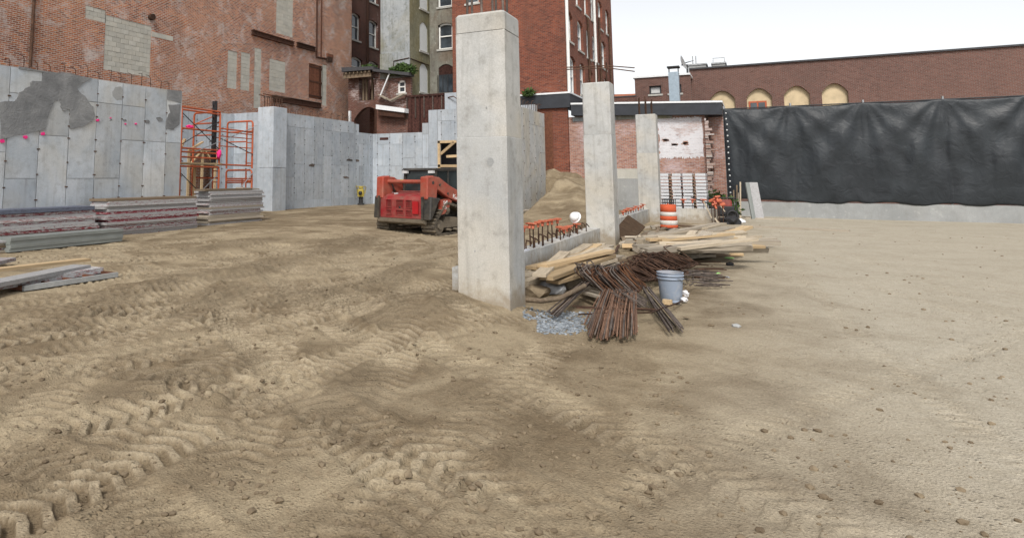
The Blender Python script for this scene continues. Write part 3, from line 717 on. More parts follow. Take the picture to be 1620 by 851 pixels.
# ------------------------------------------------------------------ buildings
def face_wall(name, mat, root, o, ud, nd, W, z0, z1, holes=(), reveal=.22, back=True):
    """upright wall face with real openings. holes: (u0,u1,za,zb,arch_rise)"""
    o = Vector(o); ud = Vector(ud); nd = Vector(nd)
    us = sorted({0.0, W, *[h[0] for h in holes], *[h[1] for h in holes]}); zs = sorted({z0, z1, *[h[2] for h in holes], *[h[3] for h in holes]})
    mb = MB(); P = lambda u, z, d=0: o + ud * u + Vector((0, 0, z)) - nd * d
    def inh(u, z): return any(h[0] < u < h[1] and h[2] < z < h[3] for h in holes)
    for a, b in zip(us[:-1], us[1:]):
        for p, q in zip(zs[:-1], zs[1:]):
            if not inh((a + b) / 2, (p + q) / 2): mb.add([P(a, p), P(b, p), P(b, q), P(a, q)], [(0, 1, 2, 3)])
    for (a, b, p, q, ar) in holes:
        mb.add([P(a, p), P(a, q), P(a, q, reveal), P(a, p, reveal)], [(0, 1, 2, 3)])
        mb.add([P(b, p), P(b, q), P(b, q, reveal), P(b, p, reveal)], [(3, 2, 1, 0)])
        mb.add([P(a, p), P(b, p), P(b, p, reveal), P(a, p, reveal)], [(0, 1, 2, 3)])
        if ar > 0:
            n = 8; arc = [(a + (b - a) * k / n, q - ar * (2 * k / n - 1) ** 2) for k in range(n + 1)]
            for k in range(n):
                (u, s_), (v, t) = arc[k], arc[k + 1]
                mb.add([P(u, s_), P(v, t), P(v, q), P(u, q)], [(0, 1, 2, 3)])
                mb.add([P(u, s_), P(v, t), P(v, t, reveal), P(u, s_, reveal)], [(0, 1, 2, 3)])
        else: mb.add([P(a, q), P(b, q), P(b, q, reveal), P(a, q, reveal)], [(3, 2, 1, 0)])
    if back:   # give it thickness
        t = reveal + .02
        mb.add([P(0, z1), P(W, z1), P(W, z1, t), P(0, z1, t)], [(0, 1, 2, 3)])
        mb.add([P(0, z0), P(0, z1), P(0, z1, t), P(0, z0, t)], [(0, 1, 2, 3)]); mb.add([P(W, z0), P(W, z1), P(W, z1, t), P(W, z0, t)], [(0, 1, 2, 3)])
    return mb.build(name, mat, root)
def window(root, o, ud, nd, hole, kind='sash', fm='white', gm='glass', depth=.14, sill=True):
    o = Vector(o); ud = Vector(ud); nd = Vector(nd); a, b, p, q, ar = hole
    P = lambda u, z, d=0: o + ud * u + Vector((0, 0, z)) - nd * d
    fw = .09; mb = MB()
    def bar(u0, u1, w0, w1, d0, d1):
        mb.hexa([P(u0, w0, d0), P(u1, w0, d0), P(u1, w0, d1), P(u0, w0, d1), P(u0, w1, d0), P(u1, w1, d0), P(u1, w1, d1), P(u0, w1, d1)])
    if kind == 'board':
        n = 8; pts = [(a, p), (b, p)] + [(a + (b - a) * (1 - k / n), q - ar * (2 * k / n - 1) ** 2) for k in range(n + 1)]
        m2 = MB(); m2.prism([(u, z) for u, z in pts], lambda u, z, d: P(u, z, depth - d), 0, .05); f = m2.build('window', M[gm], root)
    else:
        bar(a, a + fw, p, q - ar * .8, depth, depth + .07); bar(b - fw, b, p, q - ar * .8, depth, depth + .07); bar(a + fw, b - fw, p, p + fw, depth, depth + .07)
        if ar:
            n = 8
            for k in range(n):
                u, v = a + (b - a) * k / n, a + (b - a) * (k + 1) / n
                s_, t = [q - ar * (2 * j / n - 1) ** 2 for j in (k, k + 1)]
                mb.hexa([P(u, s_ - fw * 1.25, depth), P(v, t - fw * 1.25, depth), P(v, t - fw * 1.25, depth + .07), P(u, s_ - fw * 1.25, depth + .07), P(u, s_, depth), P(v, t, depth), P(v, t, depth + .07), P(u, s_, depth + .07)])
        else: bar(a + fw, b - fw, q - fw, q, depth, depth + .07)
        zm = (p + q) / 2
        if kind == 'sash': bar(a + fw, b - fw, zm - .035, zm + .035, depth + .01, depth + .06)
        f = mb.build('window', M[fm], root)
        m2 = MB(); m2.hexa([P(a + .02, p + .02, depth + .08), P(b - .02, p + .02, depth + .08), P(b - .02, p + .02, depth + .1), P(a + .02, p + .02, depth + .1), P(a + .02, q, depth + .08), P(b - .02, q, depth + .08), P(b - .02, q, depth + .1), P(a + .02, q, depth + .1)])
        m2.build('pane', M[gm], f)
        if kind == 'sash' and random.random() < .7:   # half drawn blind behind nothing but glass: a pale band set just behind the upper light
            pass
    if sill:
        m3 = MB(); U0, U1 = a - .08, b + .08
        m3.hexa([P(U0, p - .11, -.06), P(U1, p - .11, -.06), P(U1, p - .11, .12), P(U0, p - .11, .12), P(U0, p + .004, -.06), P(U1, p + .004, -.06), P(U1, p + .012, .12), P(U0, p + .012, .12)])
        m3.build('sill', M['sill'], f)
    return f

# --- big old brick building, left
YL = 22.0
bl = thing('brick_building', 'large old orange brick building with block infills above the left concrete wall', 'building', (20, 24, 0))
bl.location = (0, 0, 0)
xl1 = onY(556, 100, YL).x
dr = (onY(488.5, 130, YL).x, onY(510, 130, YL).x, onY(499, 157, YL).z, onY(499, 103, YL).z, 0)
HB = []
def rectY(x0, x1, xt, yt, yb): return (onY(x0, (yt + yb) / 2, YL).x, onY(x1, (yt + yb) / 2, YL).x, onY(xt, yb, YL).z, onY(xt, yt, YL).z, 0)
patches = [rectY(165, 239, 202, 33, 117), rectY(135, 180, 158, 14.5, 35), rectY(437.5, 464, 450, -60, 56.5), rectY(360, 375, 367, 81, 140.5), rectY(381, 395.5, 388, 84, 143.5), rectY(402, 413, 407, 76.5, 172), rectY(426, 451.5, 438, 95.5, 145.5)]
p1 = patches[0]; patches[1] = (patches[1][0], p1[0] + .25, patches[1][2], patches[1][3], 0)
patches[1] = (patches[1][0], p1[1] - .9, p1[3], patches[1][3], 0) if False else patches[1]
# block infill to the right of the shutter
sh_r = (dr[1], onY(517, 130, YL).x, dr[2] - .3, dr[3] + .15, 0)
def disjoint(a, b): return a[1] <= b[0] or b[1] <= a[0] or a[3] <= b[2] or b[3] <= a[2]
holes = [h for h in patches] + [dr, sh_r]
patches[1] = (patches[1][0], p1[0] - .0, patches[1][2], patches[1][3], 0); holes[1] = patches[1]
ZTOP = 17.0
face_wall('wall', M['brick_left'], bl, (0, YL, 0), (1, 0, 0), (0, -1, 0), xl1, -.5, ZTOP, holes, .16)
MB().box(xl1 - .25, xl1 - .001, YL + .002, YL + 14, -.5, ZTOP).build('wall', M['brick_dark_y'], bl)
MB().box(-14, -.002, YL, YL + .3, -.5, ZTOP).build('wall', M['brick_left'], bl)
MB().box(-14, xl1 - .26, YL + .35, YL + 14, ZTOP - .6, ZTOP - .3).build('roof', M['roofing'], bl)
bm_ = MB().cbox(-.195, .195, 0, .15, -.095, .095, .006).mesh('block', M['block'])
bh_ = MB().cbox(-.095, .095, 0, .15, -.095, .095, .006).mesh('block_half', M['block'])
nb = 0
for pi, (a, b, p, q, _) in enumerate(patches + [sh_r]):
    MB().box(a - .01, b + .01, YL + .034, YL + .158, p - .01, q + .01).build('mortar_bed', M['block'], bl)
    nz = max(1, round((q - p) / .2)); hz = (q - p) / nz; nu = max(1, round((b - a) / .4 * 2) / 2); wu = (b - a) / nu
    for r in range(nz):
        if p + hz * r > 14.5: break
        u = a; row = []
        if r % 2 and nu > .6: row.append(.5)
        while sum(row) + 1 <= nu + 1e-6: row.append(1)
        if nu - sum(row) > .3: row.append(.5)
        for kf in row:
            ww = kf * wu
            o = inst('block', bm_ if kf == 1 else bh_, bl, (u + ww / 2, YL + .012 + random.uniform(-.005, .005), p + hz * (r + .5)), (0, 0, 0), (wu / .4 * .99, 1, hz / .2 * .985)); u += ww; nb += 1
# single block course jutting right of the big infill
for k in range(3): inst('block', bm_, bl, (p1[1] + .2 + k * .4, YL - .012, onY(250, 56, YL).z - .02), (0, 0, 0), (1, .2, 1))
# rusty shutter
sd_ = MB(); nB = 5
sh = MB().box(dr[0] + .02, dr[1] - .02, YL + .06, YL + .1, dr[2] + .02, dr[3] - .02).build('shutter', M['rustdoor'], bl)
for k in range(nB):
    u0 = dr[0] + .03 + k * (dr[1] - dr[0] - .06) / nB; u1 = u0 + (dr[1] - dr[0] - .06) / nB - .02
    MB().box(u0, u1, YL + .035, YL + .06, dr[2] + .03, dr[3] - .03).build('plank', M['rustdoor'], sh)
for f_ in (.06, .48, .9):
    zz = dr[2] + f_ * (dr[3] - dr[2]); MB().box(dr[0] + .02, dr[1] - .02, YL + .015, YL + .034, zz, zz + .09).build('strap', M['ibeam'], sh)
def ibeam(root, x0, x1, z0, z1, Y):
    mb = MB(); mb.box(x0, x1, Y - .16, Y - .01, z0, z0 + .04); mb.box(x0, x1, Y - .16, Y - .01, z1 - .04, z1); mb.box(x0, x1, Y - .09, Y - .05, z0 + .04, z1 - .04)
    for k in range(6):
        x = x0 + (k + .5) * (x1 - x0) / 6; mb.box(x - .03, x + .03, Y - .12, Y - .09, (z0 + z1) / 2 - .03, (z0 + z1) / 2 + .03)
    mb.build('steel_lintel', M['ibeam'], root)
for x0, yt0, yb0, x1 in [(397, 47.5, 55.5, 463), (468.5, 67, 74.5, 497), (430, 150.5, 160, 507)]:
    ibeam(bl, onY(x0, (yt0 + yb0) / 2, YL).x, onY(x1, 70, YL).x, onY(x0, yb0, YL).z, onY(x0, yt0, YL).z, YL)
def vpipe(root, px, py0, py1, Y, r=.05, mat='ibeam', zt=None):
    a = onY(px, py1, Y); MB().tube([(a.x, Y - r - .01, a.z), (a.x, Y - r - .01, zt or onY(px, py0, Y).z)], r, 8).build('pipe', M[mat], root)
vpipe(bl, 46, 0, 106, YL, .055, 'rebar_dark', 16); vpipe(bl, 499.5, 0, 92, YL, .05, 'ibeam', 16); vpipe(bl, 507, 0, 92, YL, .035, 'rustdoor', 16)
q0, q1 = onY(499.5, 91, YL), onY(522, 96, YL)
MB().tube([(q0.x, YL - .06, q0.z), (q1.x, YL - .06, q1.z + .05)], .05, 8).build('pipe', M['ibeam'], bl)
MB().box(q1.x - .5, q1.x, YL - .2, YL - .12, q1.z - .15, q1.z + .15).build('junction_box', M['rebar_dark'], bl)
MB().box(onY(516, 85, YL).x, onY(525, 85, YL).x, YL - .12, YL - .01, onY(520, 92, YL).z, onY(520, 86, YL).z).build('vent_hood', M['rustdoor'], bl)
hp = onY(238, 28, YL); MB().tube([(hp.x, YL - .18, hp.z), (hp.x, YL + .05, hp.z)], .14, 10).build('vent_stub', M['rebar_dark'], bl)

# --- dark brick building between the left building and the grey tower
bd = thing('brick_building', 'dark brick building with white arched windows between orange brick and grey tower', 'building')
YK = 23.6
def hY(px0, px1, yt, yb, Y, ar=.16):
    c = (px0 + px1) / 2; return (onY(px0, yb, Y).x, onY(px1, yb, Y).x, onY(c, yb, Y).z, onY(c, yt, Y).z, ar)
kw = [hY(556.5, 570, 21.5, 64, YK), hY(583.5, 597.5, 33, 75.5, YK), hY(556, 573.5, 91, 121, YK), hY(583, 598.5, 98, 124, YK), hY(583.5, 597.5, -30, 5, YK), hY(556.5, 570, -50, -8, YK)]
kx0 = 30.0; kx1 = 42.5
kh = [(a - kx0, b - kx0, p, q, ar) for a, b, p, q, ar in kw]
face_wall('wall', M['brick_dark_x'], bd, (kx0, YK, 0), (1, 0, 0), (0, -1, 0), kx1 - kx0, -.5, 17, kh)
for h in kh: window(bd, (kx0, YK, 0), (1, 0, 0), (0, -1, 0), h)
MB().box(kx0, kx1, YK + .3, YK + 10, 16.2, 16.6).build('roof', M['roofing'], bd)
MB().box(kx0, kx1, YK + .35, YK + .45, 0, 16.1).build('inner_wall', M['roofing'], bd)
vpipe(bd, 580, 0, 100, YK, .09, 'ibeam', 16.8)
# --- grey stucco tower
bg_ = thing('stucco_tower', 'grey and olive stained stucco tower with boarded windows and white downpipe', 'building')
XG = 33.45; yg0 = onX(648, 60, XG).y; yg1 = onX(602, 60, XG).y
xg1 = onY(684, 60, yg0).x
MB().box(XG, XG + .3, yg0 + .001, yg1, 3.5, 17).build('wall', M['stucco_grey'], bg_)
zst = onX(625, 84, XG).z
MB().box(XG - .07, XG - .002, yg0 - .03, yg1, 3.5, zst).build('lower_render', M['stucco_grey'], bg_)
gw = [hY(664, 676.5, 36, 82, yg0, .35), hY(664, 677, 101, 147, yg0, .35), hY(664, 676.5, -30, 16, yg0, .35)]
gh_ = [(a - XG, b - XG, p, q, ar) for a, b, p, q, ar in gw]
face_wall('wall', M['stucco_olive'], bg_, (XG + .004, yg0, 0), (1, 0, 0), (0, -1, 0), xg1 - XG, 3.5, 17, gh_, .15)
for h in gh_: window(bg_, (XG, yg0, 0), (1, 0, 0), (0, -1, 0), h, 'board', gm='boarded', depth=.08)
MB().box(XG, xg1, yg0 + .3, yg1, 16.4, 16.8).build('roof', M['roofing'], bg_)
MB().box(XG + .01, xg1, yg1 - .3, yg1 - .002, 3.5, 17).build('wall', M['stucco_grey'], bg_)
pp = onY(682, 60, yg0); MB().tube([(pp.x, yg0 - .1, 6.0), (pp.x, yg0 - .1, 16.8)], .085, 8).build('downpipe', M['white'], bg_)
cz = onX(640, 96, XG).z
MB().tube([(XG - .1, yg0 + 1.0, cz - .5), (XG - .1, yg0 + 1.0, cz), (XG - .1, yg0, cz + .1), (XG + 2.5, yg0 - .05, cz + .05)], .03, 6).build('conduit', M['rebar_dark'], bg_)
# --- stained window bay and the big red brick building
br = thing('brick_building', 'tall red brick building with white arched side windows and black base band', 'building')
XR = 34.5; yr0 = onX(895.5, 100, XR).y; yr1 = onX(716, 80, XR).y
zf = onX(896, 147, XR).z
fh = [(onX(757, 5, XR).y - yr0, onX(737, 5, XR).y - yr0, onX(745, 6, XR).z, onX(745, -25, XR).z, 0)]
face_wall('wall', M['brick_red_y'], br, (XR, yr0 + .003, 0), (0, 1, 0), (-1, 0, 0), yr1 - yr0, -.5, 19, fh, .2)
for h in fh: window(br, (XR, yr0, 0), (0, 1, 0), (-1, 0, 0), h)
XS = 36.2; ys0, ys1 = onX(717, 60, XS).y - .3, onX(683, 60, XS).y + .4
sw = []
for yt, yb in [(36.5, 78), (-20, 11)]: sw.append((onX(715.5, 60, XS).y - ys0, onX(693, 60, XS).y - ys0, onX(704, yb, XS).z, onX(704, yt, XS).z, .12))
sw.append((onX(716.5, 120, XS).y - ys0, onX(694, 120, XS).y - ys0, onX(704, 147, XS).z, onX(704, 102, XS).z, .2))
face_wall('wall', M['stucco_brown'], br, (XS, ys0, 0), (0, 1, 0), (-1, 0, 0), ys1 - ys0, 3.5, 19, sw, .2)
for h in sw[:2]: window(br, (XS, ys0, 0), (0, 1, 0), (-1, 0, 0), h)
window(br, (XS, ys0, 0), (0, 1, 0), (-1, 0, 0), sw[2], 'board', gm='rust_sheet', depth=.1, sill=False)
h = sw[2]; MB().box(XS + .03, XS + .09, ys0 + h[0], ys0 + h[1], h[2], h[2] + 1.1).build('lower_opening', M['glass'], br)
for k in range(4): MB().box(XS + .0, XS + .03, ys0 + h[0] + k * .32, ys0 + h[0] + k * .32 + .05, h[2], h[2] + 1.1).build('window_bar', M['brace_dark'], br)
MB().box(XR + .25, XS - .003, yr1 - .25, yr1 - .002, 3.5, 19).build('wall', M['brick_red_x'], br)
# olive render strips beside the bay
# right flank, windows receding
fw_ = [(897.5, 906.5, 20, 66), (914, 922.5, 34, 81), (927.5, 934, 47, 92), (937, 944.5, 57, 97), (947.5, 954, 5, 47), (951, 957.5, 66, 108), (959, 964.5, 18, 56), (899.5, 909, 89, 150), (915.5, 923.5, 99.5, 150), (930, 935.5, 110, 135), (939.5, 945, 115, 140), (953, 958.5, 122, 150), (913, 919.5, -40, 13), (926, 932, -30, 26), (936, 942.5, -25, 35)]
flen = onY(968.5, 60, yr0).x - XR
fhs = []
for x0, x1, yt, yb in fw_:
    u0, u1 = onY(x0, 60, yr0).x - XR, onY(x1, 60, yr0).x - XR; c = (x0 + x1) / 2
    hh = (max(u0, .25), u1, onY(c, yb, yr0).z, onY(c, yt, yr0).z, .22)
    if all(disjoint(hh, g) for g in fhs) and hh[1] < flen - .15: fhs.append(hh)
face_wall('wall', M['brick_red_x'], br, (XR + .004, yr0, 0), (1, 0, 0), (0, -1, 0), flen, zf - .1, 19, fhs, .2)
for h in fhs: window(br, (XR, yr0, 0), (1, 0, 0), (0, -1, 0), h, gm='glassblue')
MB().box(XR + .25, XR + flen, yr0 + .3, yr1, 18.2, 18.6).build('roof', M['roofing'], br)
for u in (.12,): MB().tube([(XR + .12, yr0 - .09, zf), (XR + .12, yr0 - .09, 18.8)], .09, 8).build('downpipe', M['white'], br)
ux = onY(939, 60, yr0).x; MB().tube([(ux, yr0 - .1, zf - .05), (ux, yr0 - .1, 18.8)], .085, 8).build('downpipe', M['white'], br)
for px in (928.5, 946.5, 962): 
    ux = onY(px, 60, yr0).x; MB().tube([(ux, yr0 - .1, zf - .05), (ux, yr0 - .1, onY(px, 30, yr0).z)], .07, 6).build('conduit', M['rebar_dark'], br)
# black base band with white edge, wrapping the corner
zb = onX(870, 172, XR).z
MB().box(XR - .16, XR - .003, yr0 - .16, yr0 + 3.2, zb, zf - .06).build('base_band', M['fascia'], br)
MB().box(XR - .2, XR - .003, yr0 - .2, yr0 + 3.2, zf - .056, zf + .03).build('band_edge', M['flash'], br)
MB().box(XR - .003, XR + flen, yr0 - .2, yr0 - .003, zf - .056, zf + .03).build('band_edge', M['flash'], br)
MB().box(XR - .003, XR + flen, yr0 - .16, yr0 - .003, zf - .9, zf - .06).build('base_band', M['fascia'], br)

# --- low building with black fascia and the whitewashed yard wall
lb = thing('low_building', 'low flat roofed brick building with black fascia and whitewashed wall patch', 'building')
XW = 34.7; zl, zr = onX(900, 165.5, XW).z, onX(1146, 161.5, XW).z
yw0 = onX(1146, 230, XW).y; yw1 = yr0 - .21; ywe = onX(1117, 230, XW).y
def slab(mb, x0, x1, y0, y1, za0, za1, zb0, zb1):   # a: at y0, b: at y1
    mb.hexa([(x0, y0, za0), (x1, y0, za0), (x1, y1, zb0), (x0, y1, zb0), (x0, y0, za1), (x1, y0, za1), (x1, y1, zb1), (x0, y1, zb1)]); return mb
wallm = face_wall('wall', M['brick_yard'], lb, (XW, ywe, 0), (0, 1, 0), (-1, 0, 0), yw1 + 1.0 - ywe, -.5, zr - .4, [], .3)
slab(MB(), XW - .35, XW + 6, yw0, yw1, zr - .62, zr - .06, zl - .62, zl - .06).build('fascia', M['fascia'], lb)
slab(MB(), XW - .39, XW + 6, yw0 - .03, yw1, zr - .056, zr + .03, zl - .056, zl + .03).build('roof_edge', M['flash'], lb)
slab(MB(), XW - .2, XW + 5.8, yw0, yw1, zr + .034, zr + .06, zl + .034, zl + .06).build('roof', M['roofing'], lb)
# render band under the fascia, in three uneven lengths
for px0, px1, yb in [(896, 975, 192), (975, 1040, 189), (1040, 1063.5, 188)]:
    a, b = onX(px1, 180, XW).y, onX(px0, 180, XW).y; z0 = onX((px0 + px1) / 2, yb, XW).z
    MB().box(XW - .035, XW - .002, a + .01, min(b, yw1), z0, zr - .63 + .2).build('render_band', M['stucco_grey'], lb)
# whitewash: thin coat with ragged edge
rn = random.Random(5); zt, zbm = onX(1080, 186, XW).z, onX(1080, 250, XW).z
ya, yb_ = onX(1112, 215, XW).y, onX(1042, 215, XW).y
pts = []
for k in range(60): pts.append((ya + (yb_ - ya) * k / 60, zbm + rn.uniform(-.06, .07)))
for k in range(14): pts.append((yb_ + rn.uniform(-.06, .06), zbm + (zt - zbm) * k / 14))
for k in range(60): pts.append((yb_ + (ya - yb_) * k / 60, zt + rn.uniform(-.05, .04)))
for k in range(14): pts.append((ya + rn.uniform(-.03, .03), zt + (zbm - zt) * k / 14))
ww = MB().prism(pts, lambda u, z, d: (XW - d, u, z), -.004, .012).build('whitewash', M['worn_white'], lb)
for cxp, cyp in [(1053.5, 221), (1067, 227.5), (1083, 226)]:       # bare brick birds' feet shaped flakes
    for j in range(7):
        p = onX(cxp + rn.uniform(-3, 3), cyp + rn.uniform(-3, 3), XW - .02)
        MB().box(XW - .018, XW - .0125, p.y - .1, p.y + .1, p.z - .03, p.z + .03).build('bare_brick', M['brick_yard'], ww)
# lower cement dado left of the far column
p, q = onX(1013, 262, XW), onX(975, 240, XW)
MB().box(XW - .5, XW - .002, p.y - .6, q.y + .9, -.4, onX(1000, 283, XW - .5).z).build('cement_dado', M['conc_dark'], lb)
MB().box(XW - .42, XW - .002, p.y - .6, q.y + .9, onX(1000, 283, XW - .5).z + .004, onX(1000, 272, XW - .5).z + .15).build('cement_dado', M['block'], lb)
# broken toothed end of the wall and the recessed red pier
zc = -.3; k = 0
while zc < zr - .75:
    hgt = rn.uniform(.07, .16); ext = rn.uniform(.05, .38)
    MB().box(XW - .3 + rn.uniform(-.05, .08), XW + .3, ywe - ext, ywe - .002, zc, zc + hgt - .012).build('broken_brick', M['brick_rough'], lb); zc += hgt; k += 1
py0 = onX(1147, 230, XW + .6).y
MB().box(XW + .5, XW + 3, py0, ywe - .1, -.4, zr - .64).build('pier', M['brick_yard'], lb)
# rust-brown door panel on the red building base at the left
MB().box(XR - .02, XR + .02, onX(872, 230, XR).y - .1, onX(866, 230, XR).y + .3, .5, zb - .2).build('lower_door', M['rustdoor'], lb)

# --- things on the roofs and far houses
fb = thing('brick_building', 'far brown brick building with two small square windows and metal flue', 'building')
XF = 46.0
y1f, y0f = onX(1004.5, 140, XF).y, onX(1093, 140, XF).y
ztf = onX(1050, 121.5, XF).z
fwn = [(onX(1046, 140, XF).y - y0f, onX(1027, 140, XF).y - y0f, onX(1037, 149.5, XF).z, onX(1037, 136, XF).z, 0), (onX(1078, 140, XF).y - y0f, onX(1058, 140, XF).y - y0f, onX(1068, 148, XF).z, onX(1068, 134, XF).z, 0)]
face_wall('wall', M['brick_brown'], fb, (XF, y0f, 0), (0, 1, 0), (-1, 0, 0), y1f - y0f, -.5, ztf, fwn, .2)
for h in fwn: window(fb, (XF, y0f, 0), (0, 1, 0), (-1, 0, 0), h, 'frame', 'brace_dark', 'lens', sill=True)
MB().box(XF - .1, XF + 8, y0f, y1f + .1, ztf, ztf + .12).build('roof_edge', M['flash'], fb)
MB().box(XF + .26, XF + 8, y1f - .3, y1f - .003, -.5, ztf - .01).build('wall', M['brick_brown'], fb)
zfl = onX(1066, 106, XF - 3).z; yfl = onX(1066.5, 130, XF - 3).y
fl = thing('metal_flue', 'blue grey square metal flue with open cap on the flat roof', 'flue', (XF - 3, yfl, zl))
MB().box(-.28, .28, -.28, .28, -.3, zfl - zl - .35).build('duct', M['galv'], fl)
MB().box(-.34, .34, -.34, .34, zfl - zl - .08, zfl - zl).build('cap', M['dark'], fl)
for sx in (-.27, .24):
    for sy in (-.27, .24): MB().box(sx, sx + .03, sy, sy + .03, zfl - zl - .35, zfl - zl - .08).build('cap_leg', M['dark'], fl)
db_p = onX(1078, 101, XF + 1)
ds = thing('satellite_dish', 'pale mesh satellite dish on a dark post above the far roof', 'dish', (XF + 1, db_p.y, ztf))
mb = MB(); prof = [(.02, 0), (.22, .03), (.4, .09), (.52, .17)]
mb.lathe(prof, 20); o = mb.build('reflector', M['lens'], ds, (0, 0, db_p.z - ztf), (math.radians(70), 0, math.radians(8)))
mb = MB(); mb.tube([(0, 0, 0), (.1, -.1, .75)], .02, 5); mb.tube([(.5, 0, .16), (.1, -.1, .75)], .015, 5); mb.build('feed_arm', M['brace_dark'], ds, (0, 0, db_p.z - ztf), (math.radians(70), 0, math.radians(8)))
pz = onX(1087, 103, XF + 1)
MB().tube([(0, pz.y - db_p.y, 0), (0, pz.y - db_p.y, pz.z - ztf), (0, 0, db_p.z - ztf - .1)], .06, 6).build('mast', M['dark'], ds)
fc = thing('brick_building', 'long brown brick building with arched plywood filled openings, far right', 'building')
XH = 48.0; y1h = onX(1092, 140, XH).y; y0h = -32.0; zth = onX(1140, 107.5, XH).z
hw = [(onX(p1_, 150, XH).y - y0h, onX(p0_, 150, XH).y - y0h, onX(p0_, 192, XH).z, onX(p0_, yt, XH).z, .55) for p0_, p1_, yt in [(1122, 1162.5, 145), (1181, 1221, 141), (1240, 1281, 137), (1300, 1342, 133)]]
face_wall('wall', M['brick_brown'], fc, (XH, y0h, 0), (0, 1, 0), (-1, 0, 0), y1h - y0h, -.5, zth, hw, .38)
for i, h in enumerate(hw):
    wn = window(fc, (XH, y0h, 0), (0, 1, 0), (-1, 0, 0), h, 'board', gm='plywood', depth=.3, sill=False)
    if i == 1:
        a = y0h + h[0]; MB().box(XH + .2, XH + .29, a + .3, a + 1.3, h[2], h[3] - .8).build('window_frame', M['orange'], wn)
        MB().box(XH + .17, XH + .199, a + .4, a + .75, h[2] + .2, h[3] - .9).build('pane', M['glass'], wn); MB().box(XH + .17, XH + .199, a + .85, a + 1.2, h[2] + .2, h[3] - .9).build('pane', M['glass'], wn)
MB().box(XH - .12, XH + .3, y0h, y1h, zth, zth + .1).build('coping', M['roofing'], fc)
MB().box(XH + .42, XH + 12, y0h, y1h, zth - .5, zth - .3).build('roof', M['roofing'], fc)
MB().box(XH + .42, XH + 12, y1h - .3, y1h - .003, -.5, zth - .01).build('wall', M['brick_brown'], fc)
for (p0_, p1_, yt, lab, nrod) in [(1090, 1118, 105.5, 'long grey rooftop plant box with two thin vent pipes', 2), (1127, 1148, 103.5, 'small grey rooftop unit under a rail frame', 0)]:
    XU = XH + 2.5; a, b = onX(p1_, yt, XU).y, onX(p0_, yt, XU).y; zt_ = onX((p0_ + p1_) / 2, yt, XU).z
    u = thing('rooftop_unit', lab, 'roof unit', (XU, (a + b) / 2, zth - .3)); hh = zt_ - zth + .3; wv = (b - a) / 2
    MB().cbox(-.6, .6, -wv, wv, 0, hh, .03).build('casing', M['conc_dark'], u)
    MB().box(-.66, .66, -wv - .06, wv + .06, hh + .002, hh + .1).build('lid', M['stone'], u)
    if nrod:
        for e in (.1, .3): MB().tube([(0, e, hh), (0, e, hh + .75)], .035, 6).build('vent_pipe', M['stone'], u)
    else:
        MB().tube([(0, -.35, hh), (0, -.35, hh + .5), (0, .35, hh + .5), (0, .35, hh)], .03, 6).build('rail', M['stone'], u)
fr = thing('tiled_roof_house', 'small distant house with terracotta roof behind the low building', 'house', (58, onX(990, 150, 58).y, 0))
z0_ = onX(990, 150, 58).z
MB().box(0, 6, -3.5, 2.5, -.5, z0_ - .8).build('wall', M['brick_brown'], fr)
MB().prism([(-4, z0_ - .8), (3, z0_ - .8), (3, z0_ + .1), (-4, z0_ - .1)], lambda u, z, d: (d, u, z), -.3, 6).build('roof', M['greyroof'], fr)
mb = MB(); 
# parapet strip between tall building and far brown building
pr_ = thing('parapet_wall', 'dark brick parapet behind the flat roof beside the middle column', 'wall', (41.5, 0, 0))
MB().box(0, .3, onX(1006, 160, 41.5).y, yr0 - .25, 2, onX(990, 154, 41.5).z).build('parapet_body', M['brick_dark_y'], pr_)
MB().box(-.04, .34, onX(1006, 160, 41.5).y, yr0 - .25, onX(990, 154, 41.5).z + .002, onX(990, 154, 41.5).z + .07).build('coping', M['roofing'], pr_)

# --- ruined annex between the left building and the grey tower
an = thing('ruined_annex', 'ruined brick annex with arched opening, broken porch and sagging roof', 'building')
XN = 34.0
yn1 = onX(551, 170, XN).y; yn0 = onX(606, 170, XN).y
ntop = onX(575, 116, XN).z
ah = [(onX(606, 185, XN).y - yn0 + .02, onX(560, 185, XN).y - yn0, 3.6, onX(590, 169, XN).z, .75), (onX(592, 140, XN).y - yn0, onX(568, 140, XN).y - yn0, onX(580, 159, XN).z, onX(580, 124, XN).z, 0)]
face_wall('wall', M['brick_dark_y'], an, (XN, yn0, 0), (0, 1, 0), (-1, 0, 0), yn1 - yn0, 3.0, ntop, ah, .3)
MB().box(XN + 2.6, XN + 2.7, 16.9, yn1, 3, ntop).build('inner_wall', M['brick_dark_y'], an)
for k, px in enumerate((572, 577, 586)):
    yy = onX(px, 140, XN).y; MB().box(XN + .2, XN + .28, yy - .06, yy + .06, ah[1][2], ah[1][3]).build('stud', M['wood_old'], an)
# porch roof, dark with timbers
slab(MB(), XN - .8, XN + 2, yn0 + .2, yn1, ntop + .02, ntop + .2, ntop + .05, ntop + .32).build('roof', M['roofing'], an)
MB().box(XN - .6, XN - .45, yn0 + .5, yn1, ntop - .35, ntop).build('rafter', M['wood_old'], an)
for k in range(7): MB().box(XN - .75, XN + .0, yn0 + .5 + k * .27, yn0 + .56 + k * .27, ntop - .12, ntop).build('rafter', M['wood_old'], an)
XL = 33.2
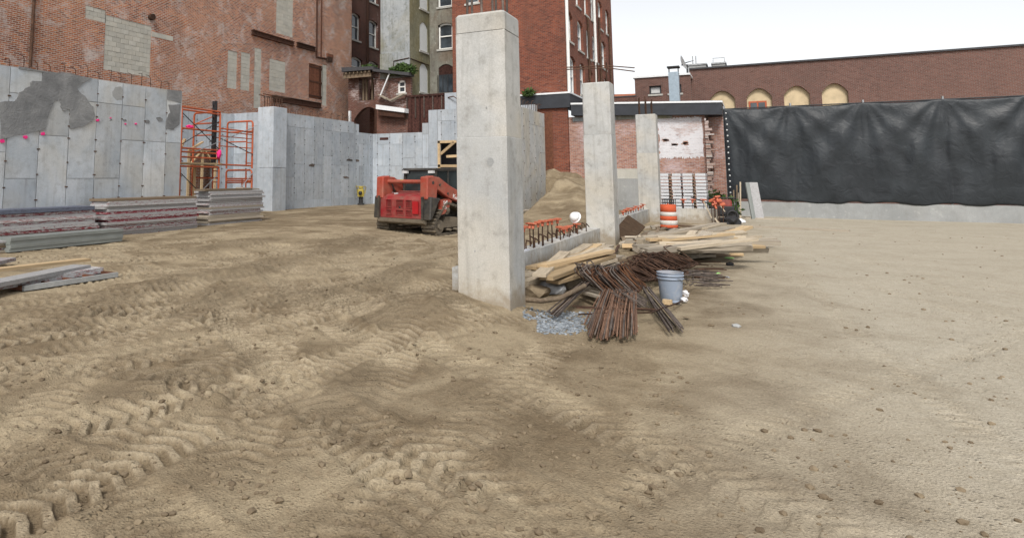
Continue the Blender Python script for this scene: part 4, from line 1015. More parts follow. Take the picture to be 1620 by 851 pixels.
# sloped brown lean-to with small window
ygab0, ygab1 = onX(650, 140, XL).y, yn0
zg0, zg1 = onX(648, 122, XL).z, onX(604, 114, XL).z
wz = (onX(641.5, 138, XL).y - ygab0, onX(629.5, 138, XL).y - ygab0, onX(635, 147.5, XL).z, onX(635, 127.5, XL).z, .06)
face_wall('wall', M['brick_dark_y'], an, (XL, ygab0, 0), (0, 1, 0), (-1, 0, 0), ygab1 - ygab0 - .002, onX(625, 158, XL).z, zg0, [wz], .17)
window(an, (XL, ygab0, 0), (0, 1, 0), (-1, 0, 0), wz, depth=.05)
slab(MB(), XL - .45, XL + .235, ygab0 - .1, ygab1, zg0, zg0 + .18, zg1, zg1 + .15).build('roof', M['roofing'], an)
face_wall('wall', M['brick_dark_y'], an, (XL + .03, ygab0 - .2, 0), (0, 1, 0), (-1, 0, 0), ygab1 - ygab0 + .19, 3.0, onX(625, 158, XL).z - .002, [], .15)
a, b = onX(616, 117, XL - .3), onX(601.5, 152, XL - .3)
MB().tube([a, b], .045, 6).build('fallen_pipe', M['flash'], an)
for (pa, pb) in [((604, 153), (620, 160)), ((618, 160), (640, 149)), ((600, 150), (612, 157))]:
    MB().beam(onX(*pa, XL - .2), onX(*pb, XL - .3), .3, .06).build('debris_board', M['wood_grey'], an)
# canopy slab on a rusty post
a, b = onX(600, 170, XN - .9), onX(645, 176, XN - .9)
slab(MB(), XN - 1.3, XN - .1, b.y, a.y, b.z - .12, b.z + .12, a.z - .14, a.z + .12).build('canopy_slab', M['flash'], an)
slab(MB(), XN - 1.2, XN - .1, b.y + .1, a.y - .1, b.z - .4, b.z - .125, a.z - .5, a.z - .145).build('canopy_beam', M['ibeam'], an)
pq = onX(597.5, 185, XN - .3); MB().box(XN - .45, XN - .2, pq.y - .13, pq.y + .13, 3.2, onX(597, 172, XN - .3).z).build('post', M['ibeam'], an)
MB().box(XN - .7, XN - .55, onX(555, 185, XN - .6).y, onX(552.5, 185, XN - .6).y, 4.2, onX(554, 176, XN - .6).z).build('stub_post', M['boarded'], an)
# rusty sheet hoarding with ribs
ys_a, ys_b = onX(703, 180, XC + .42).y, onX(645, 180, XC + .42).y
hz0, hz1 = 3.9, onX(680, 151, XC + .42).z
hr = thing('sheet_hoarding', 'rusty ribbed sheet metal hoarding above the stepped back wall', 'hoarding', (XC + .42, 0, 0))
MB().box(0, .05, ys_a, ys_b, hz0, hz1 - .06).build('sheet', M['rust_sheet'], hr)
MB().box(-.08, .1, ys_a, ys_b + .1, hz1 - .056, hz1 + .06).build('top_rail', M['rust_sheet'], hr)
k = 0
for yy in np.arange(ys_a + .1, ys_b, .27): MB().box(-.07, -.003, yy, yy + .06, hz0 + (0 if k % 2 else 1.0), hz1 - .06).build('rib', M['rebar_grey' if k % 2 == 0 else 'rust_sheet'], hr); k += 1

# --- weeds: leafy clumps of many small blades
def weed(label, c, rx, ry, h, n, cat='weed'):
    t = thing('weed_plant', label, cat, c); mb = MB(); rn = random.Random(int(abs(c[1]) * 100))
    for k in range(n):
        a = rn.uniform(0, 6.28); rr = math.sqrt(rn.random()); x, y = rx * rr * math.cos(a), ry * rr * math.sin(a); z = h * rn.random() * (1 - .5 * rr)
        L = rn.uniform(.1, .24); d = Vector((rn.uniform(-1, 1), rn.uniform(-1, 1), rn.uniform(-.3, 1))).normalized(); s_ = d.cross(Vector((rn.uniform(-1, 1), rn.uniform(-1, 1), .2))).normalized() * L * .28
        p = Vector((x, y, z)); mb.add([p, p + d * L * .5 + s_, p + d * L, p + d * L * .5 - s_], [(0, 1, 2, 3)])
    mb.build('foliage', M['leaf'], t)
    st = MB()
    for k in range(6): a = rn.uniform(0, 6.28); st.tube([(rx * .3 * math.cos(a), ry * .3 * math.sin(a), -.05), (rx * .5 * math.cos(a), ry * .5 * math.sin(a), h * .7)], .012, 4)
    st.build('stem', M['leaf'], t)
p = onX(637, 118, XL - .1); weed('thick green weeds growing on the lean-to roof of the ruined annex', p, .3, .85, .7, 900)
p = onX(581, 113, XN - .2); weed('green weeds along the porch roof under the dark brick windows', p, .35, .7, .42, 420)
p = onX(837, 152, XR - .4); weed('small green weed on the black band behind the nearest column', p, .2, .3, .45, 160)
# ------------------------------------------------------------------ fence with black tarp, far right
XT = 31.2
yt0 = onX(1147.5, 240, XT).y
fz0, fz1 = onX(1170, 318, XT).z, onX(1170, 171.5, XT).z
fe = thing('tarp_fence', 'tall black tarp screen laced to poles on a low concrete base', 'fence', (XT, yt0, 0))
L = 14.0; nu, nv = 220, 60; U, V = np.meshgrid(np.linspace(0, L, nu), np.linspace(0, 1, nv))
bil = np.sin(V * math.pi) ** .6
uf = (U % 2.4); a1 = np.arctan2(uf, (1 - V) * 3 + .15); a2 = np.arctan2(2.4 - uf, (1 - V) * 3 + .15); bay = np.floor(U / 2.4)
D_ = (.035 * np.sin(a1 * 13 + bay * 2.1 + 2 * fbm(U * .5, V, 2, 101)) * np.exp(-a2 * .4) + .04 * np.sin(a2 * 11 + bay * 1.3 + 2 * fbm(U * .5, V, 2, 104)) + .05 * fbm(U * 2.6, V * .7, 3, 111) + .03 * np.abs(fbm(U * 1.1 - V * 2.4, V * 1.2 + U * .4, 3, 113))) * .65 * (.3 + bil) + .16 * np.sin(uf / 2.4 * math.pi) * bil
Zs = fz0 + (fz1 - fz0 - .05 * np.sin((U % 2.4) / 2.4 * math.pi)) * V - (1 - V) * .12 * fbm(U * 1.1, U * 0, 3, 120)
mb = MB(); vs = np.stack([-D_, -U, Zs], -1).reshape(-1, 3); idx = np.arange((nv - 1) * nu).reshape(nv - 1, nu)[:, :-1].ravel()
mb.add(vs.tolist(), [(i, i + 1, i + nu + 1, i + nu) for i in idx.tolist()], True)
tp = mb.build('tarp', M['tarp'], fe); sm = tp.modifiers.new('thickness', 'SOLIDIFY'); sm.thickness = .012
for k in range(7): MB().tube([(.12, -k * 2.4 - .02, -.3), (.12, -k * 2.4 - .02, fz1 + .12)], .04, 8).build('pole', M['brace'], fe)
MB().tube([(.12, .1, fz1), (.12, -L, fz1)], .025, 6).build('top_rail', M['brace_dark'], fe)
for k in range(16):
    z = fz0 + .1 + k * (fz1 - fz0 - .3) / 15; MB().lathe([(.0, .012), (.03, .008), (.034, -.01)], 8).build('grommet', M['lens'], fe, (-.14 - .02 * bil[int(k * 3.7), 0], -.1 - .03 * random.random(), z), (0, -math.pi / 2, 0))
MB().box(.02, .35, -L, .3, -.5, fz0 - .02).build('base_wall', M['conc_dark'], fe)

# ------------------------------------------------------------------ stacks of wall forms by the left wall
PL = {}
def plank_mesh(matname):
    if matname not in PL:
        PL[matname] = MB().cbox(-.5, .5, -.5, .5, -.5, .5, .012).mesh('plank', M[matname])
    return PL[matname]
def stick(name, a, b, w_, t_, mat, roll=0.0, parent=None):
    """a board from a to b (centre line), shared unit mesh"""
    a = Vector(a); b = Vector(b); d = b - a; Ln = d.length; d.normalize()
    y = Vector((0, 0, 1)).cross(d); y = y.normalized() if y.length > 1e-3 else Vector((0, 1, 0)); z = d.cross(y)
    R = Matrix((d, y, z)).transposed() @ Matrix.Rotation(roll, 3, 'X')
    return inst(name, plank_mesh(mat), parent, (a + b) / 2, R.to_euler(), (Ln, w_, t_))
def form_stack(x0, x1, y0, y1, z0, z1, n, where, grp, mats, seed):
    rn = random.Random(seed); h = (z1 - z0) / n
    for k in range(n):
        j = rn.uniform(-.05, .05); e = rn.uniform(-.06, .06); z = z0 + (k + .5) * h
        order = 'topmost' if k == n - 1 else ('lowest' if k == 0 else CARD[n - 1 - k] + ' from the top')
        m = mats(k, n, rn)
        o = stick('form_panel', (x0 + e, (y0 + y1) / 2 + j, z), (x1 + e + rn.uniform(-.04, .04), (y0 + y1) / 2 + j + rn.uniform(-.02, .02), z), y1 - y0, h * .93, m)
        tag(o, 'worn form panel, %s, in the stack %s' % (order, where), 'form panel', grp)
        # steel edge channels and cross ribs show as pieces of each panel
for_b = lambda k, n, rn: rn.choice(['form_a', 'form_d', 'form_b', 'form_a'])
xa = onY(0, 340, 14.35).x
form_stack(xa - 1.2, 11.0, 14.3, 14.95, .08, .78, 11, 'nearest the left edge', 'form panels stacked along the left wall', lambda k, n, rn: ['form_b', 'form_b', 'form_a', 'form_b', 'form_b', 'form_a', 'form_d', 'form_a', 'form_d', 'form_a', 'form_a'][k], 1)
o = stick('form_panel', (xa - 1.25, 14.6, .83), (10.95, 14.6, .835), .62, .09, 'form_c'); tag(o, 'dark blue form panel lying on top of the stack nearest the left edge', 'form panel', 'form panels stacked along the left wall')
form_stack(11.3, 14.45, 14.28, 14.95, .06, 1.04, 15, 'with red paint scraps', 'form panels stacked along the left wall', lambda k, n, rn: ['form_b', 'form_a', 'form_b', 'form_a', 'form_d', 'form_a', 'form_b', 'form_b', 'form_a', 'form_b', 'form_d', 'form_a', 'form_d', 'form_a', 'wood_old'][k], 2)
form_stack(15.2, 17.75, 14.55, 15.2, .06, 1.16, 18, 'in front of the scaffold', 'form panels stacked along the left wall', lambda k, n, rn: rn.choice(['form_d', 'form_a', 'form_d', 'form_a', 'wood_grey']), 3)
o = stick('plank', (15.0, 14.75, 1.2), (17.2, 14.75, 1.195), .4, .06, 'wood_old'); tag(o, 'dark weathered plank lying on the stack in front of the scaffold', 'plank')
o = stick('plank', (16.9, 14.85, 1.235), (17.8, 14.9, 1.185), .3, .04, 'wood_grey'); tag(o, 'short grey plank end on the right of the scaffold side stack', 'plank')
for i, (x0, x1) in enumerate([(11.0, 11.4), (15.1, 15.6), (17.2, 17.6)]):
    o = stick('bearer_block', (x0 + .2, 14.2, .05), (x0 + .2, 15.2, .05), .1, .1, 'wood_old'); tag(o, ['timber bearer under the left end of the middle form stack', 'timber bearer under the left end of the scaffold side stack', 'timber bearer under the right end of the scaffold side stack'][i], 'timber')
# grey board bundle in front
xb0, xb1 = onY(15, 392, 12.8).x, onY(194, 378, 12.8).x
M['board_g'] = M['board_grey']
for k in range(4):
    o = inst('board', MB().cbox(xb0, xb1, -.21, .21, -.035, .035, .005).mesh('board', M['board_grey']), None, (random.uniform(-.012, .012), 13.0 + random.uniform(-.01, .01), .16 + k * .072))
    tag(o, 'smooth grey green board, %s of the four stacked on blocks' % ['lowest', 'second from the bottom', 'third from the bottom', 'topmost'][k], 'board', 'grey boards stacked in front of the forms')
for i, f_ in enumerate((.12, .5, .9)):
    x = xb0 + (xb1 - xb0) * f_; o = stick('bearer_block', (x, 12.75, .07), (x, 13.25, .07), .12, .1, 'wood_old'); tag(o, 'dark timber block under the %s of the grey boards' % ['left end', 'middle', 'right end'][i], 'timber')
# stack end at far left edge
pl_ = G(2, 402, .1)
for k in range(6):
    o = stick('board', (pl_.x - 1.9, pl_.y + .3, .1 + k * .045), (pl_.x + .18 + random.uniform(-.06, .06), pl_.y + .25 + random.uniform(-.05, .05), .1 + k * .045), .4, .04, ['wood_old', 'wood_grey', 'form_a'][k % 3])
    tag(o, 'splintered board end, %s of six at the left edge' % (CARD[k] + ' from the bottom'), 'board', 'boards cut off by the left edge')
# loose forms lying in the foreground at left
def laid(name, pa, pb, za, zb, w_, t_, mat, label, cat, off=0, group=None):
    a = G(*pa, za); b = G(*pb, zb); d = (b - a).normalized(); n_ = Vector((-d.y, d.x, 0))
    o = stick(name, a + n_ * (w_ / 2 + off), b + n_ * (w_ / 2 + off), w_, t_, mat); return tag(o, label, cat, group)
laid('form_panel', (-95, 470), (144, 422), .2, .18, .32, .06, 'form_d', 'narrow whitish form panel lying under the tan plank at the lower left', 'form panel')
laid('form_panel', (2, 453), (164, 427), .13, .12, .30, .085, 'form_d', 'whitish form panel with scraped edge, front of the loose pile at left', 'form panel')
laid('plank', (-40, 432), (144, 411), .28, .22, .18, .045, 'wood_new', 'tan plank on top of the loose forms at the lower left', 'plank')
laid('form_panel', (-60, 430), (26, 410), .2, .2, .4, .06, 'form_b', 'dark red framed form corner at the left edge above the tan plank', 'form panel')
a, b = G(38, 463, .02), G(187, 440, .02); d = (b - a).normalized(); n_ = Vector((-d.y, d.x, 0)); Lf = (b - a).length
fp = thing('steel_form', 'steel framed form panel with four pans half buried in dirt', 'form panel', a, math.atan2(d.y, d.x))
for y in (0, .52): MB().box(0, Lf, y, y + .05, 0, .07).build('side_rail', M['conc_dark'], fp)
for k in range(5): MB().box(k * (Lf - .05) / 4, k * (Lf - .05) / 4 + .05, .051, .519, 0, .068).build('cross_rib', M['rustdoor'], fp)
for k in range(4): MB().box(k * (Lf - .05) / 4 + .052, (k + 1) * (Lf - .05) / 4 - .002, .052, .518, .0, .022).build('face_pan', M['board_grey'], fp)
for o in fp.children: o.location.z = .02

# ------------------------------------------------------------------ aluminium forms stacked against the yard wall
XS_ = 30.2
cols = [(1044.5, 1058), (1063.5, 1077.5), (1080.5, 1096), (1101, 1117.5)]
za, zb2 = .0, onX(1080, 274, XS_).z; rows = 13; rh = (zb2 - za) / rows
am = MB(); am.box(-.5, .5, -.5, .5, -.38, .38); am.box(-.505, -.5, -.5, .5, .38, .5); am.box(-.5, .5, -.5, .5, .385, .47); am.box(-.5, .5, -.5, .5, -.47, -.385); am = am.mesh('alu_panel', M['alu'])
for r in range(rows):
    for ci, (p0, p1_) in enumerate(cols):
        ya, yb = onX(p1_, 300, XS_).y, onX(p0, 300, XS_).y
        o = inst('aluminium_form', am, None, (XS_ + .6 + random.uniform(-.02, .02), (ya + yb) / 2 + random.uniform(-.012, .012), za + (r + .5) * rh), (0, 0, 0), (1.2, (yb - ya) * random.uniform(.97, 1.0), rh * .80))
        o['group'] = 'aluminium forms stacked against the yard wall'; o['category'] = 'form panel'
        o['label'] = 'pale aluminium form, %s column of the stack, %s' % (['left', 'second', 'third', 'right'][ci], 'topmost' if r == rows - 1 else CARD[rows - 1 - r] + ' from the top')
mb = MB()
for ci in (0, 2):
    yy = (onX(cols[ci][1], 300, XS_).y + onX(cols[ci + 1][0], 300, XS_).y) / 2
    for r in range(rows):
        o = stick('spacer', (XS_ + .04, yy - .05, za + (r + .35) * rh), (XS_ + .04, yy + .05, za + (r + .35) * rh), 1.0, rh * .4, 'wood_old'); tag(o, 'dark spacer stick in the %s gap of the aluminium form stack, %s' % (['left', '', 'right'][ci], 'topmost' if r == rows - 1 else CARD[rows - 1 - r] + ' from the top'), 'spacer', 'spacers between the aluminium forms'); o.location.x = XS_ + .52
b0 = onX(1047, 322, 26.2); b1_ = onX(1068, 330, 26.2)
ck = thing('wire_crate', 'small black crate standing behind the orange drum', 'crate', (26.2, (b0.y + b1_.y) / 2, .1)); wv = abs(b0.y - b1_.y) / 2
zt2 = onX(1057, 316, 26.2).z - .1
for s_ in (-1, 1):
    for z in np.linspace(.02, zt2, 7): MB().box(s_ * .3 - .01, s_ * .3 + .01, -wv, wv, z - .01, z + .01).build('rail', M['dark'], ck)
    for y in np.linspace(-wv, wv, 7): MB().box(s_ * .3 - .008, s_ * .3 + .008, y - .012, y + .012, 0, zt2).build('slat', M['dark'], ck)
MB().box(-.3, .3, -wv, wv, 0, .02).build('bottom', M['dark'], ck)

# ------------------------------------------------------------------ rebar with caps on the grade beams
capm = MB(); capm.box(-.055, .055, -.055, .055, .0, .022); capm.lathe([(.022, -.07), (.028, 0), (.0, .0)], 8); capm = capm.mesh('cap', M['cap'])
def capped(root, X, Y, z0, h, tilt, label, grp, size=1.0):
    dx, dy = tilt; Lr = root.location
    rb_ = MB().tube([(X - Lr.x, Y - Lr.y, z0 - .1), (X - Lr.x + dx * .3, Y - Lr.y + dy * .3, z0 + h * .5), (X - Lr.x + dx, Y - Lr.y + dy, z0 + h)], .011, 6).build('rebar', M['rebar_dark'], root)
    size *= .85
    o = inst('cap', capm, rb_, (X + dx - Lr.x, Y + dy - Lr.y, z0 + h + .01), (random.uniform(-.15, .15), random.uniform(-.15, .15), random.uniform(0, 1.5)), (size, size, size))
    o['label'] = label
tall = [(829, 360), (838, 355), (843, 355), (851, 353), (857, 351), (866, 350), (873, 349), (880.5, 347.5)]
for i, (px, py) in enumerate(tall):
    Yc = 3.34 + (.1 if i % 2 else -.04); p = onY(px, py, Yc)
    capped(gb, p.x, Yc, .40, p.z - .41, (random.uniform(-.02, .02), random.uniform(-.02, .02)), 'orange cap on tall rebar, %s from the nearest column' % CARD[i], 'capped rebar on the nearer beam', 1.25)
low = [(886, 361), (891, 364), (897, 361), (902, 359), (912, 356)]
for i, (px, py) in enumerate(low):
    p = onY(px, py, 3.36); capped(gb, p.x, 3.36, .385, max(p.z - .385, .1), (random.uniform(-.03, .03), 0), 'orange cap on short rebar, %s in line left of the white hard hat' % CARD[i], 'capped rebar on the nearer beam', 1.3)
for k, px in enumerate(np.linspace(832, 928, 15)):
    p = onY(px, 380, 3.45 if k % 2 else 3.3); X = min(p.x, 16.2)
    if X < 8.4: continue
    MB().tube([(X - 12, p.y - 3.4, .3), (X - 12, p.y - 3.4, .5), (X - 12 + .03, p.y - 3.4, .56), (X - 12 + .28, p.y - 3.4, .52 - .02 * (k % 3)), (X - 12 + .3, p.y - 3.4, .47)], .012, 6).build('rebar', M['rebar_dark'], gb)
low2 = np.linspace(986, 1018, 9)
for i, px in enumerate(low2):
    p = onY(px, 334, 3.35); capped(gb2, min(max(p.x, 17.3), 25.0), 3.35, .47, .1 + .03 * (i % 3), (random.uniform(-.06, .06), 0), 'flat orange cap on the far beam, %s from the middle column' % CARD[i], 'capped rebar on the far beam', 1.3)
for i, px in enumerate((1081, 1095.5, 1113)):
    p = onX(px, 317, 25.6); capped(gb3, 25.6, p.y, .5, p.z - .5, (0, 0), ['orange cap over the short beam, nearest the drum', 'orange cap over the short beam, middle one', 'orange cap over the short beam, nearest the red machine'][i], 'capped rebar on the short beam', 1.7)
# white hard hat hung on a bar
p = onY(910, 344, 3.4)
hh = thing('hard_hat', 'white hard hat tipped sideways on a rebar of the low beam', 'helmet', (p.x, 3.4, p.z)); hh.scale = (.8, .8, .8)
MB().lathe([(.0, .155), (.05, .15), (.095, .125), (.125, .07), (.135, 0), (.132, 0), (.12, .07), (.09, .115), (.0, .145)], 20).build('shell', M['hat'], hh, (0, 0, 0), (math.radians(8), math.radians(-62), HEAD - math.radians(60)))
MB().lathe([(.134, .0), (.165, -.01), (.165, -.016), (.128, -.004)], 20).build('brim', M['hat'], hh, (0, 0, 0), (math.radians(8), math.radians(-62), HEAD - math.radians(60)))
MB().lathe([(.115, -.01), (.11, .04), (.0, .06)], 14).build('suspension', M['dark'], hh, (0, 0, 0), (math.radians(8), math.radians(-62), HEAD - math.radians(60)))
MB().tube([(p.x - 12, 0, .3), (p.x - 12, 0, p.z + .06)], .012, 6).build('rebar', M['rebar_dark'], gb)

# ------------------------------------------------------------------ lumber piles
def plankpx(pa, pb, za, zb, w_, t_, mat, label, roll=0, grp='loose lumber by the low beam', name='plank'):
    o = stick(name, G(*pa, za), G(*pb, zb), w_, t_, mat, roll); return tag(o, label, 'plank', grp)
P1 = [((858, 421), (966, 397), .34, .36, .16, .045, 'wood_new', 'long pale plank on top of the pile by the low beam'),
      ((840, 424), (880, 414), .26, .27, .18, .045, 'wood_new', 'short tan plank end nearest the low beam face'),
      ((827, 439), (853, 430), .18, .2, .2, .045, 'wood_pale', 'short plank end touching the nearest column'),
      ((829, 450), (864, 437), .15, .18, .13, .09, 'wood_pale', 'thick lumber end sticking out low beside the nearest column'),
      ((864, 440), (966, 404), .27, .27, .19, .05, 'wood_new', 'widest tan plank slanting across the front of the pile'),
      ((868, 425), (944, 404), .3, .3, .15, .045, 'wood_new', 'tan plank just behind the widest front plank'),
      ((874, 446), (932, 429), .18, .22, .2, .045, 'wood_new', 'front plank with bare edge above the broken concrete'),
      ((853, 436), (894, 399), .31, .3, .18, .04, 'wood_pale', 'whitish board crossing under the long top plank'),
      ((905, 402), (931, 387), .16, .18, .2, .045, 'wood_pale', 'plank end at the back nearest the low beam end'),
      ((920, 402), (945, 387), .14, .16, .2, .045, 'wood_new', 'second plank end at the back of the pile'),
      ((936, 398), (952, 386), .12, .12, .18, .045, 'wood_pale', 'third plank end at the back of the pile'),
      ((940, 399), (965, 389), .1, .1, .18, .045, 'wood_grey', 'greyish plank end at the foot of the middle column'),
      ((944, 418), (970, 411), .22, .2, .16, .045, 'wood_pale', 'short pale plank above the bent bar bundle'),
      ((828, 446), (856, 434), .09, .1, .16, .05, 'wood_old', 'dark plank lowest beside the nearest column'),
      ((880, 438), (935, 417), .16, .2, .2, .045, 'wood_pale', 'plank in shade beneath the widest front plank'),
      ((905, 418), (960, 399), .24, .25, .12, .045, 'wood_pale', 'narrow plank between the long top plank and the tan plank')]
for q in P1: plankpx(*q)
rn = random.Random(31)
for k in range(15):
    a = G(838 + 4.2 * k + rn.uniform(-4, 4), 432 - 1.4 * k + rn.uniform(-3, 6), .2 + rn.uniform(-.04, .07)); b = G(918 + 3.3 * k + rn.uniform(-4, 4), 405 - 1.0 * k + rn.uniform(-4, 5), .2 + rn.uniform(-.05, .08))
    b.y = min(b.y, 3.05); a.y = min(a.y, 3.05)
    o = stick('plank', a, b, rn.uniform(.09, .18), .045, rn.choice(['wood_new', 'wood_pale', 'wood_pale', 'wood_new', 'wood_grey']), rn.uniform(-.2, .2)); tag(o, 'pale plank fanned out in the pile against the low beam', 'plank', 'fanned planks by the low beam')
for k in range(40):
    a = G(rn.uniform(1000, 1095), rn.uniform(372, 398), rn.uniform(.08, .42)); b = a + Vector((.491 + rn.gauss(.25, .25), -.871, 0)).normalized() * rn.uniform(1.0, 2.4) + Vector((0, 0, rn.uniform(-.05, .12)))
    o = stick('plank', a, b, rn.uniform(.08, .18), rn.choice([.045, .045, .09]), rn.choice(['wood_pale', 'wood_pale', 'wood_grey', 'wood_new', 'wood_grey']), rn.uniform(-.3, .3)); tag(o, 'plank tossed along the front of the far lumber pile', 'plank', 'planks tossed on the far pile')
for k in range(12):
    a = G(rn.uniform(845, 900), rn.uniform(425, 440), .06 + .01 * k); b = a + Vector((math.cos(-.1 + rn.uniform(-.25, .2)), math.sin(-.1 + rn.uniform(-.25, .2)), 0)) * rn.uniform(1.8, 2.8)
    if b.y > 3.1: b.y = 3.1
    if a.y > 3.1: a.y = 3.1
    o = stick('plank', a, b, rn.uniform(.12, .2), .045, rn.choice(['wood_pale', 'wood_grey', 'wood_old'])); tag(o, 'plank buried low in the pile by the low beam', 'plank', 'buried planks by the low beam')
P2 = [((1012, 384), (1092, 369), .28, .32, .14, .14, 'wood_pale', 'thick square timber at the left of the far lumber pile'),
      ((1042, 394), (1081, 379), .22, .24, .14, .06, 'wood_pale', 'grey timber slanting below the square timber'),
      ((1065, 400), (1098, 366), .3, .42, .16, .045, 'wood_pale', 'pale board standing across the middle of the far pile'),
      ((1102, 388), (1120, 366), .36, .44, .24, .045, 'wood_grey', 'wide grey board sloping in the middle of the far pile'),
      ((1018, 378), (1134, 354), .3, .42, .12, .06, 'wood_grey', 'longest grey plank running along the back of the far pile'),
      ((984, 386), (1025, 370), .1, .16, .14, .06, 'wood_grey', 'weathered timber at the left end of the far pile'),
      ((1143, 373), (1183, 359), .42, .42, .22, .06, 'wood_new', 'tan plank jutting right from the top of the far pile'),
      ((1128, 366), (1152, 360), .46, .46, .3, .04, 'wood_grey', 'wide grey board topmost at the right of the far pile'),
      ((1150, 377), (1168, 368), .34, .36, .26, .05, 'wood_pale', 'pale plank end below the jutting tan plank'),
      ((1060, 383), (1112, 370), .2, .26, .16, .045, 'wood_new', 'yellowish plank in the middle of the far pile'),
      ((1080, 391), (1108, 375), .12, .2, .14, .045, 'wood_pale', 'plank leaning under the wide grey board'),
      ((1025, 372), (1088, 364), .16, .2, .14, .045, 'wood_grey', 'grey plank at the back behind the square timber'),
      ((1075, 400), (1118, 396), .08, .1, .12, .06, 'wood_grey', 'grey timber lying at the front foot of the far pile'),
      ((1082, 405), (1130, 404), .05, .06, .14, .05, 'wood_grey', 'flat board on the sand before the far pile'),
      ((1115, 362), (1145, 354), .42, .44, .14, .05, 'wood_pale', 'pale plank at the back top of the far pile'),
      ((1098, 372), (1132, 360), .34, .38, .14, .05, 'wood_pale', 'plank across the top behind the wide grey board')]
for q in P2: plankpx(*q, grp='far lumber pile')
for k in range(46):
    ex, ey = rn.uniform(1108, 1176), rn.uniform(374, 402); z = rn.uniform(.03, .05) + max(0, (400 - ey) / 28 * .34) * rn.uniform(.6, 1)
    b = G(ex, ey, z); ang = math.radians(rn.gauss(125, 22)); b2 = b + Vector((math.cos(ang), math.sin(ang), rn.uniform(-.06, .03))) * rn.uniform(.7, 1.9); b2.z = max(.03, b2.z)
    o = stick('lumber_offcut', b, b2, rn.uniform(.07, .16), rn.choice([.04, .045, .09]), rn.choice(['wood_pale', 'wood_grey', 'wood_grey', 'wood_old', 'wood_new']), rn.uniform(-.4, .4)); tag(o, 'lumber offcut jumbled in the right end of the far pile', 'lumber', 'offcuts in the far pile')
for k in range(60):
    a = G(rn.uniform(986, 1090), rn.uniform(358, 402), rn.uniform(.03, .2)); ang = math.radians(rn.gauss(-28, 24)); b = a + Vector((math.cos(ang), math.sin(ang), rn.uniform(-.02, .06))) * rn.uniform(.4, 1.7)
    o = stick('lumber_offcut', a, b, rn.uniform(.06, .14), .045, rn.choice(['wood_grey', 'wood_old', 'wood_pale', 'wood_grey'])); tag(o, 'lumber offcut scattered between the middle column and the far pile', 'lumber', 'offcuts by the middle column')
# dark brown sheet leaning by the middle column
a, b = G(984, 371, .1), G(1006, 372, .08)
o = stick('plywood_sheet', onX(982, 354, 18.3), onX(1008, 373, 17.6), .6, .03, 'wood_dark', .9); tag(o, 'dark brown plywood sheet leaning beside the middle column', 'sheet')
a, b = G(1066, 356, .12), G(1112, 360, .15)
o = stick('plank', a, b, .2, .05, 'wood_old'); tag(o, 'dark brown plank behind the far pile next to the drum', 'plank')

# ------------------------------------------------------------------ reinforcing bars
def bar_mesh(pts, r, mat, n=5): return MB().tube(pts, r, n).mesh('rebar', M[mat])
def lay(meshs, a, b, label, grp, name='rebar'):
    a = Vector(a); b = Vector(b); d = b - a; Ln = d.length
    o = inst(name, random.choice(meshs), None, a, d.to_track_quat('X', 'Z').to_euler(), (Ln, 1, 1)); return tag(o, label, 'rebar', grp)
def smesh(mat, r=.011): return [bar_mesh([(0, 0, 0), (.3, rn.uniform(-.008, .008), rn.uniform(0, .006)), (.7, rn.uniform(-.008, .008), rn.uniform(0, .006)), (1, 0, 0)], r, mat) for _ in range(3)]
SB, SG, SD, SR = smesh('rebar_brown', .0095), smesh('rebar_grey', .009), smesh('rebar_dark', .009), smesh('rebar', .009)
# flat mat of brown bars running toward the camera
for k in range(72):
    f_ = (k + .5) / 72; top = G(954 + 52 * f_ + rn.uniform(-1, 1), 457 + 6 * f_ + rn.uniform(-4, 4), .16 + rn.uniform(-.02, .05)); bot = G(926 + 82 * f_ + rn.uniform(-3, 3), 524 + rn.uniform(-12, 14), .03 + rn.uniform(0, .05))
    lay(SB if rn.random() < .75 else SG, top, bot, 'straight brown bar in the flat bundle left of the bucket', 'flat bundle of brown bars')
# bundle right of it, pointing to lower right
for k in range(16):
    e = rn.uniform(-1, 1); top = G(1022 + 5 * e, 457 + rn.uniform(-4, 4), .10 + rn.uniform(0, .05)); bot = G(1070 + 11 * e, 520 + rn.uniform(-6, 6), .02 + rn.uniform(0, .06))
    lay(SG, top, bot, 'grey bar in the bundle slanting to the lower right under the bucket', 'grey bundle slanting right')
# left bundle beside the near column
for k in range(12):
    e = rn.uniform(-1, 1); top = G(930 + 4 * e, 445 + 3 * e, .22 + rn.uniform(-.02, .02)); bot = G(873 + 9 * e, 497 + 4 * e, .02 + rn.uniform(0, .05))
    lay(SG if k % 3 else SD, top, bot, 'grey bar in the small bundle beside the nearest column', 'small bundle by the column')
for i, (pa, pb, za, zb, lab) in enumerate([((905, 484), (1034, 491), .12, .11, 'upper long dark bar lying across the brown bundle'), ((912, 487), (1036, 489), .13, .12, 'second long dark bar lying across the brown bundle'), ((915, 497), (1032, 494), .1, .1, 'lower long dark bar lying across the brown bundle'), ((1030, 494), (1080, 476), .14, .04, 'bent bar reaching from the bundles toward the bucket')]):
    lay(SD, G(*pa, za), G(*pb, zb), lab, 'bars across the bundle')
for k in range(9):
    e = (k - 4) / 4; lay(SG, G(1017 + 5 * e, 416 + 1.5 * e, .22 + rn.uniform(0, .04)), G(1046 + 5 * e, 395 + 1.5 * e, .1), 'grey bar in the short bundle under the square timber', 'short bundle under timber')
for k in range(8):
    lay(SD, G(968 + rn.uniform(-3, 3), 408 + rn.uniform(-2, 2), .12), G(978 + rn.uniform(-3, 3), 389 + rn.uniform(-2, 2), .1), 'dark bar in the short bundle before the middle column', 'short dark bundle')
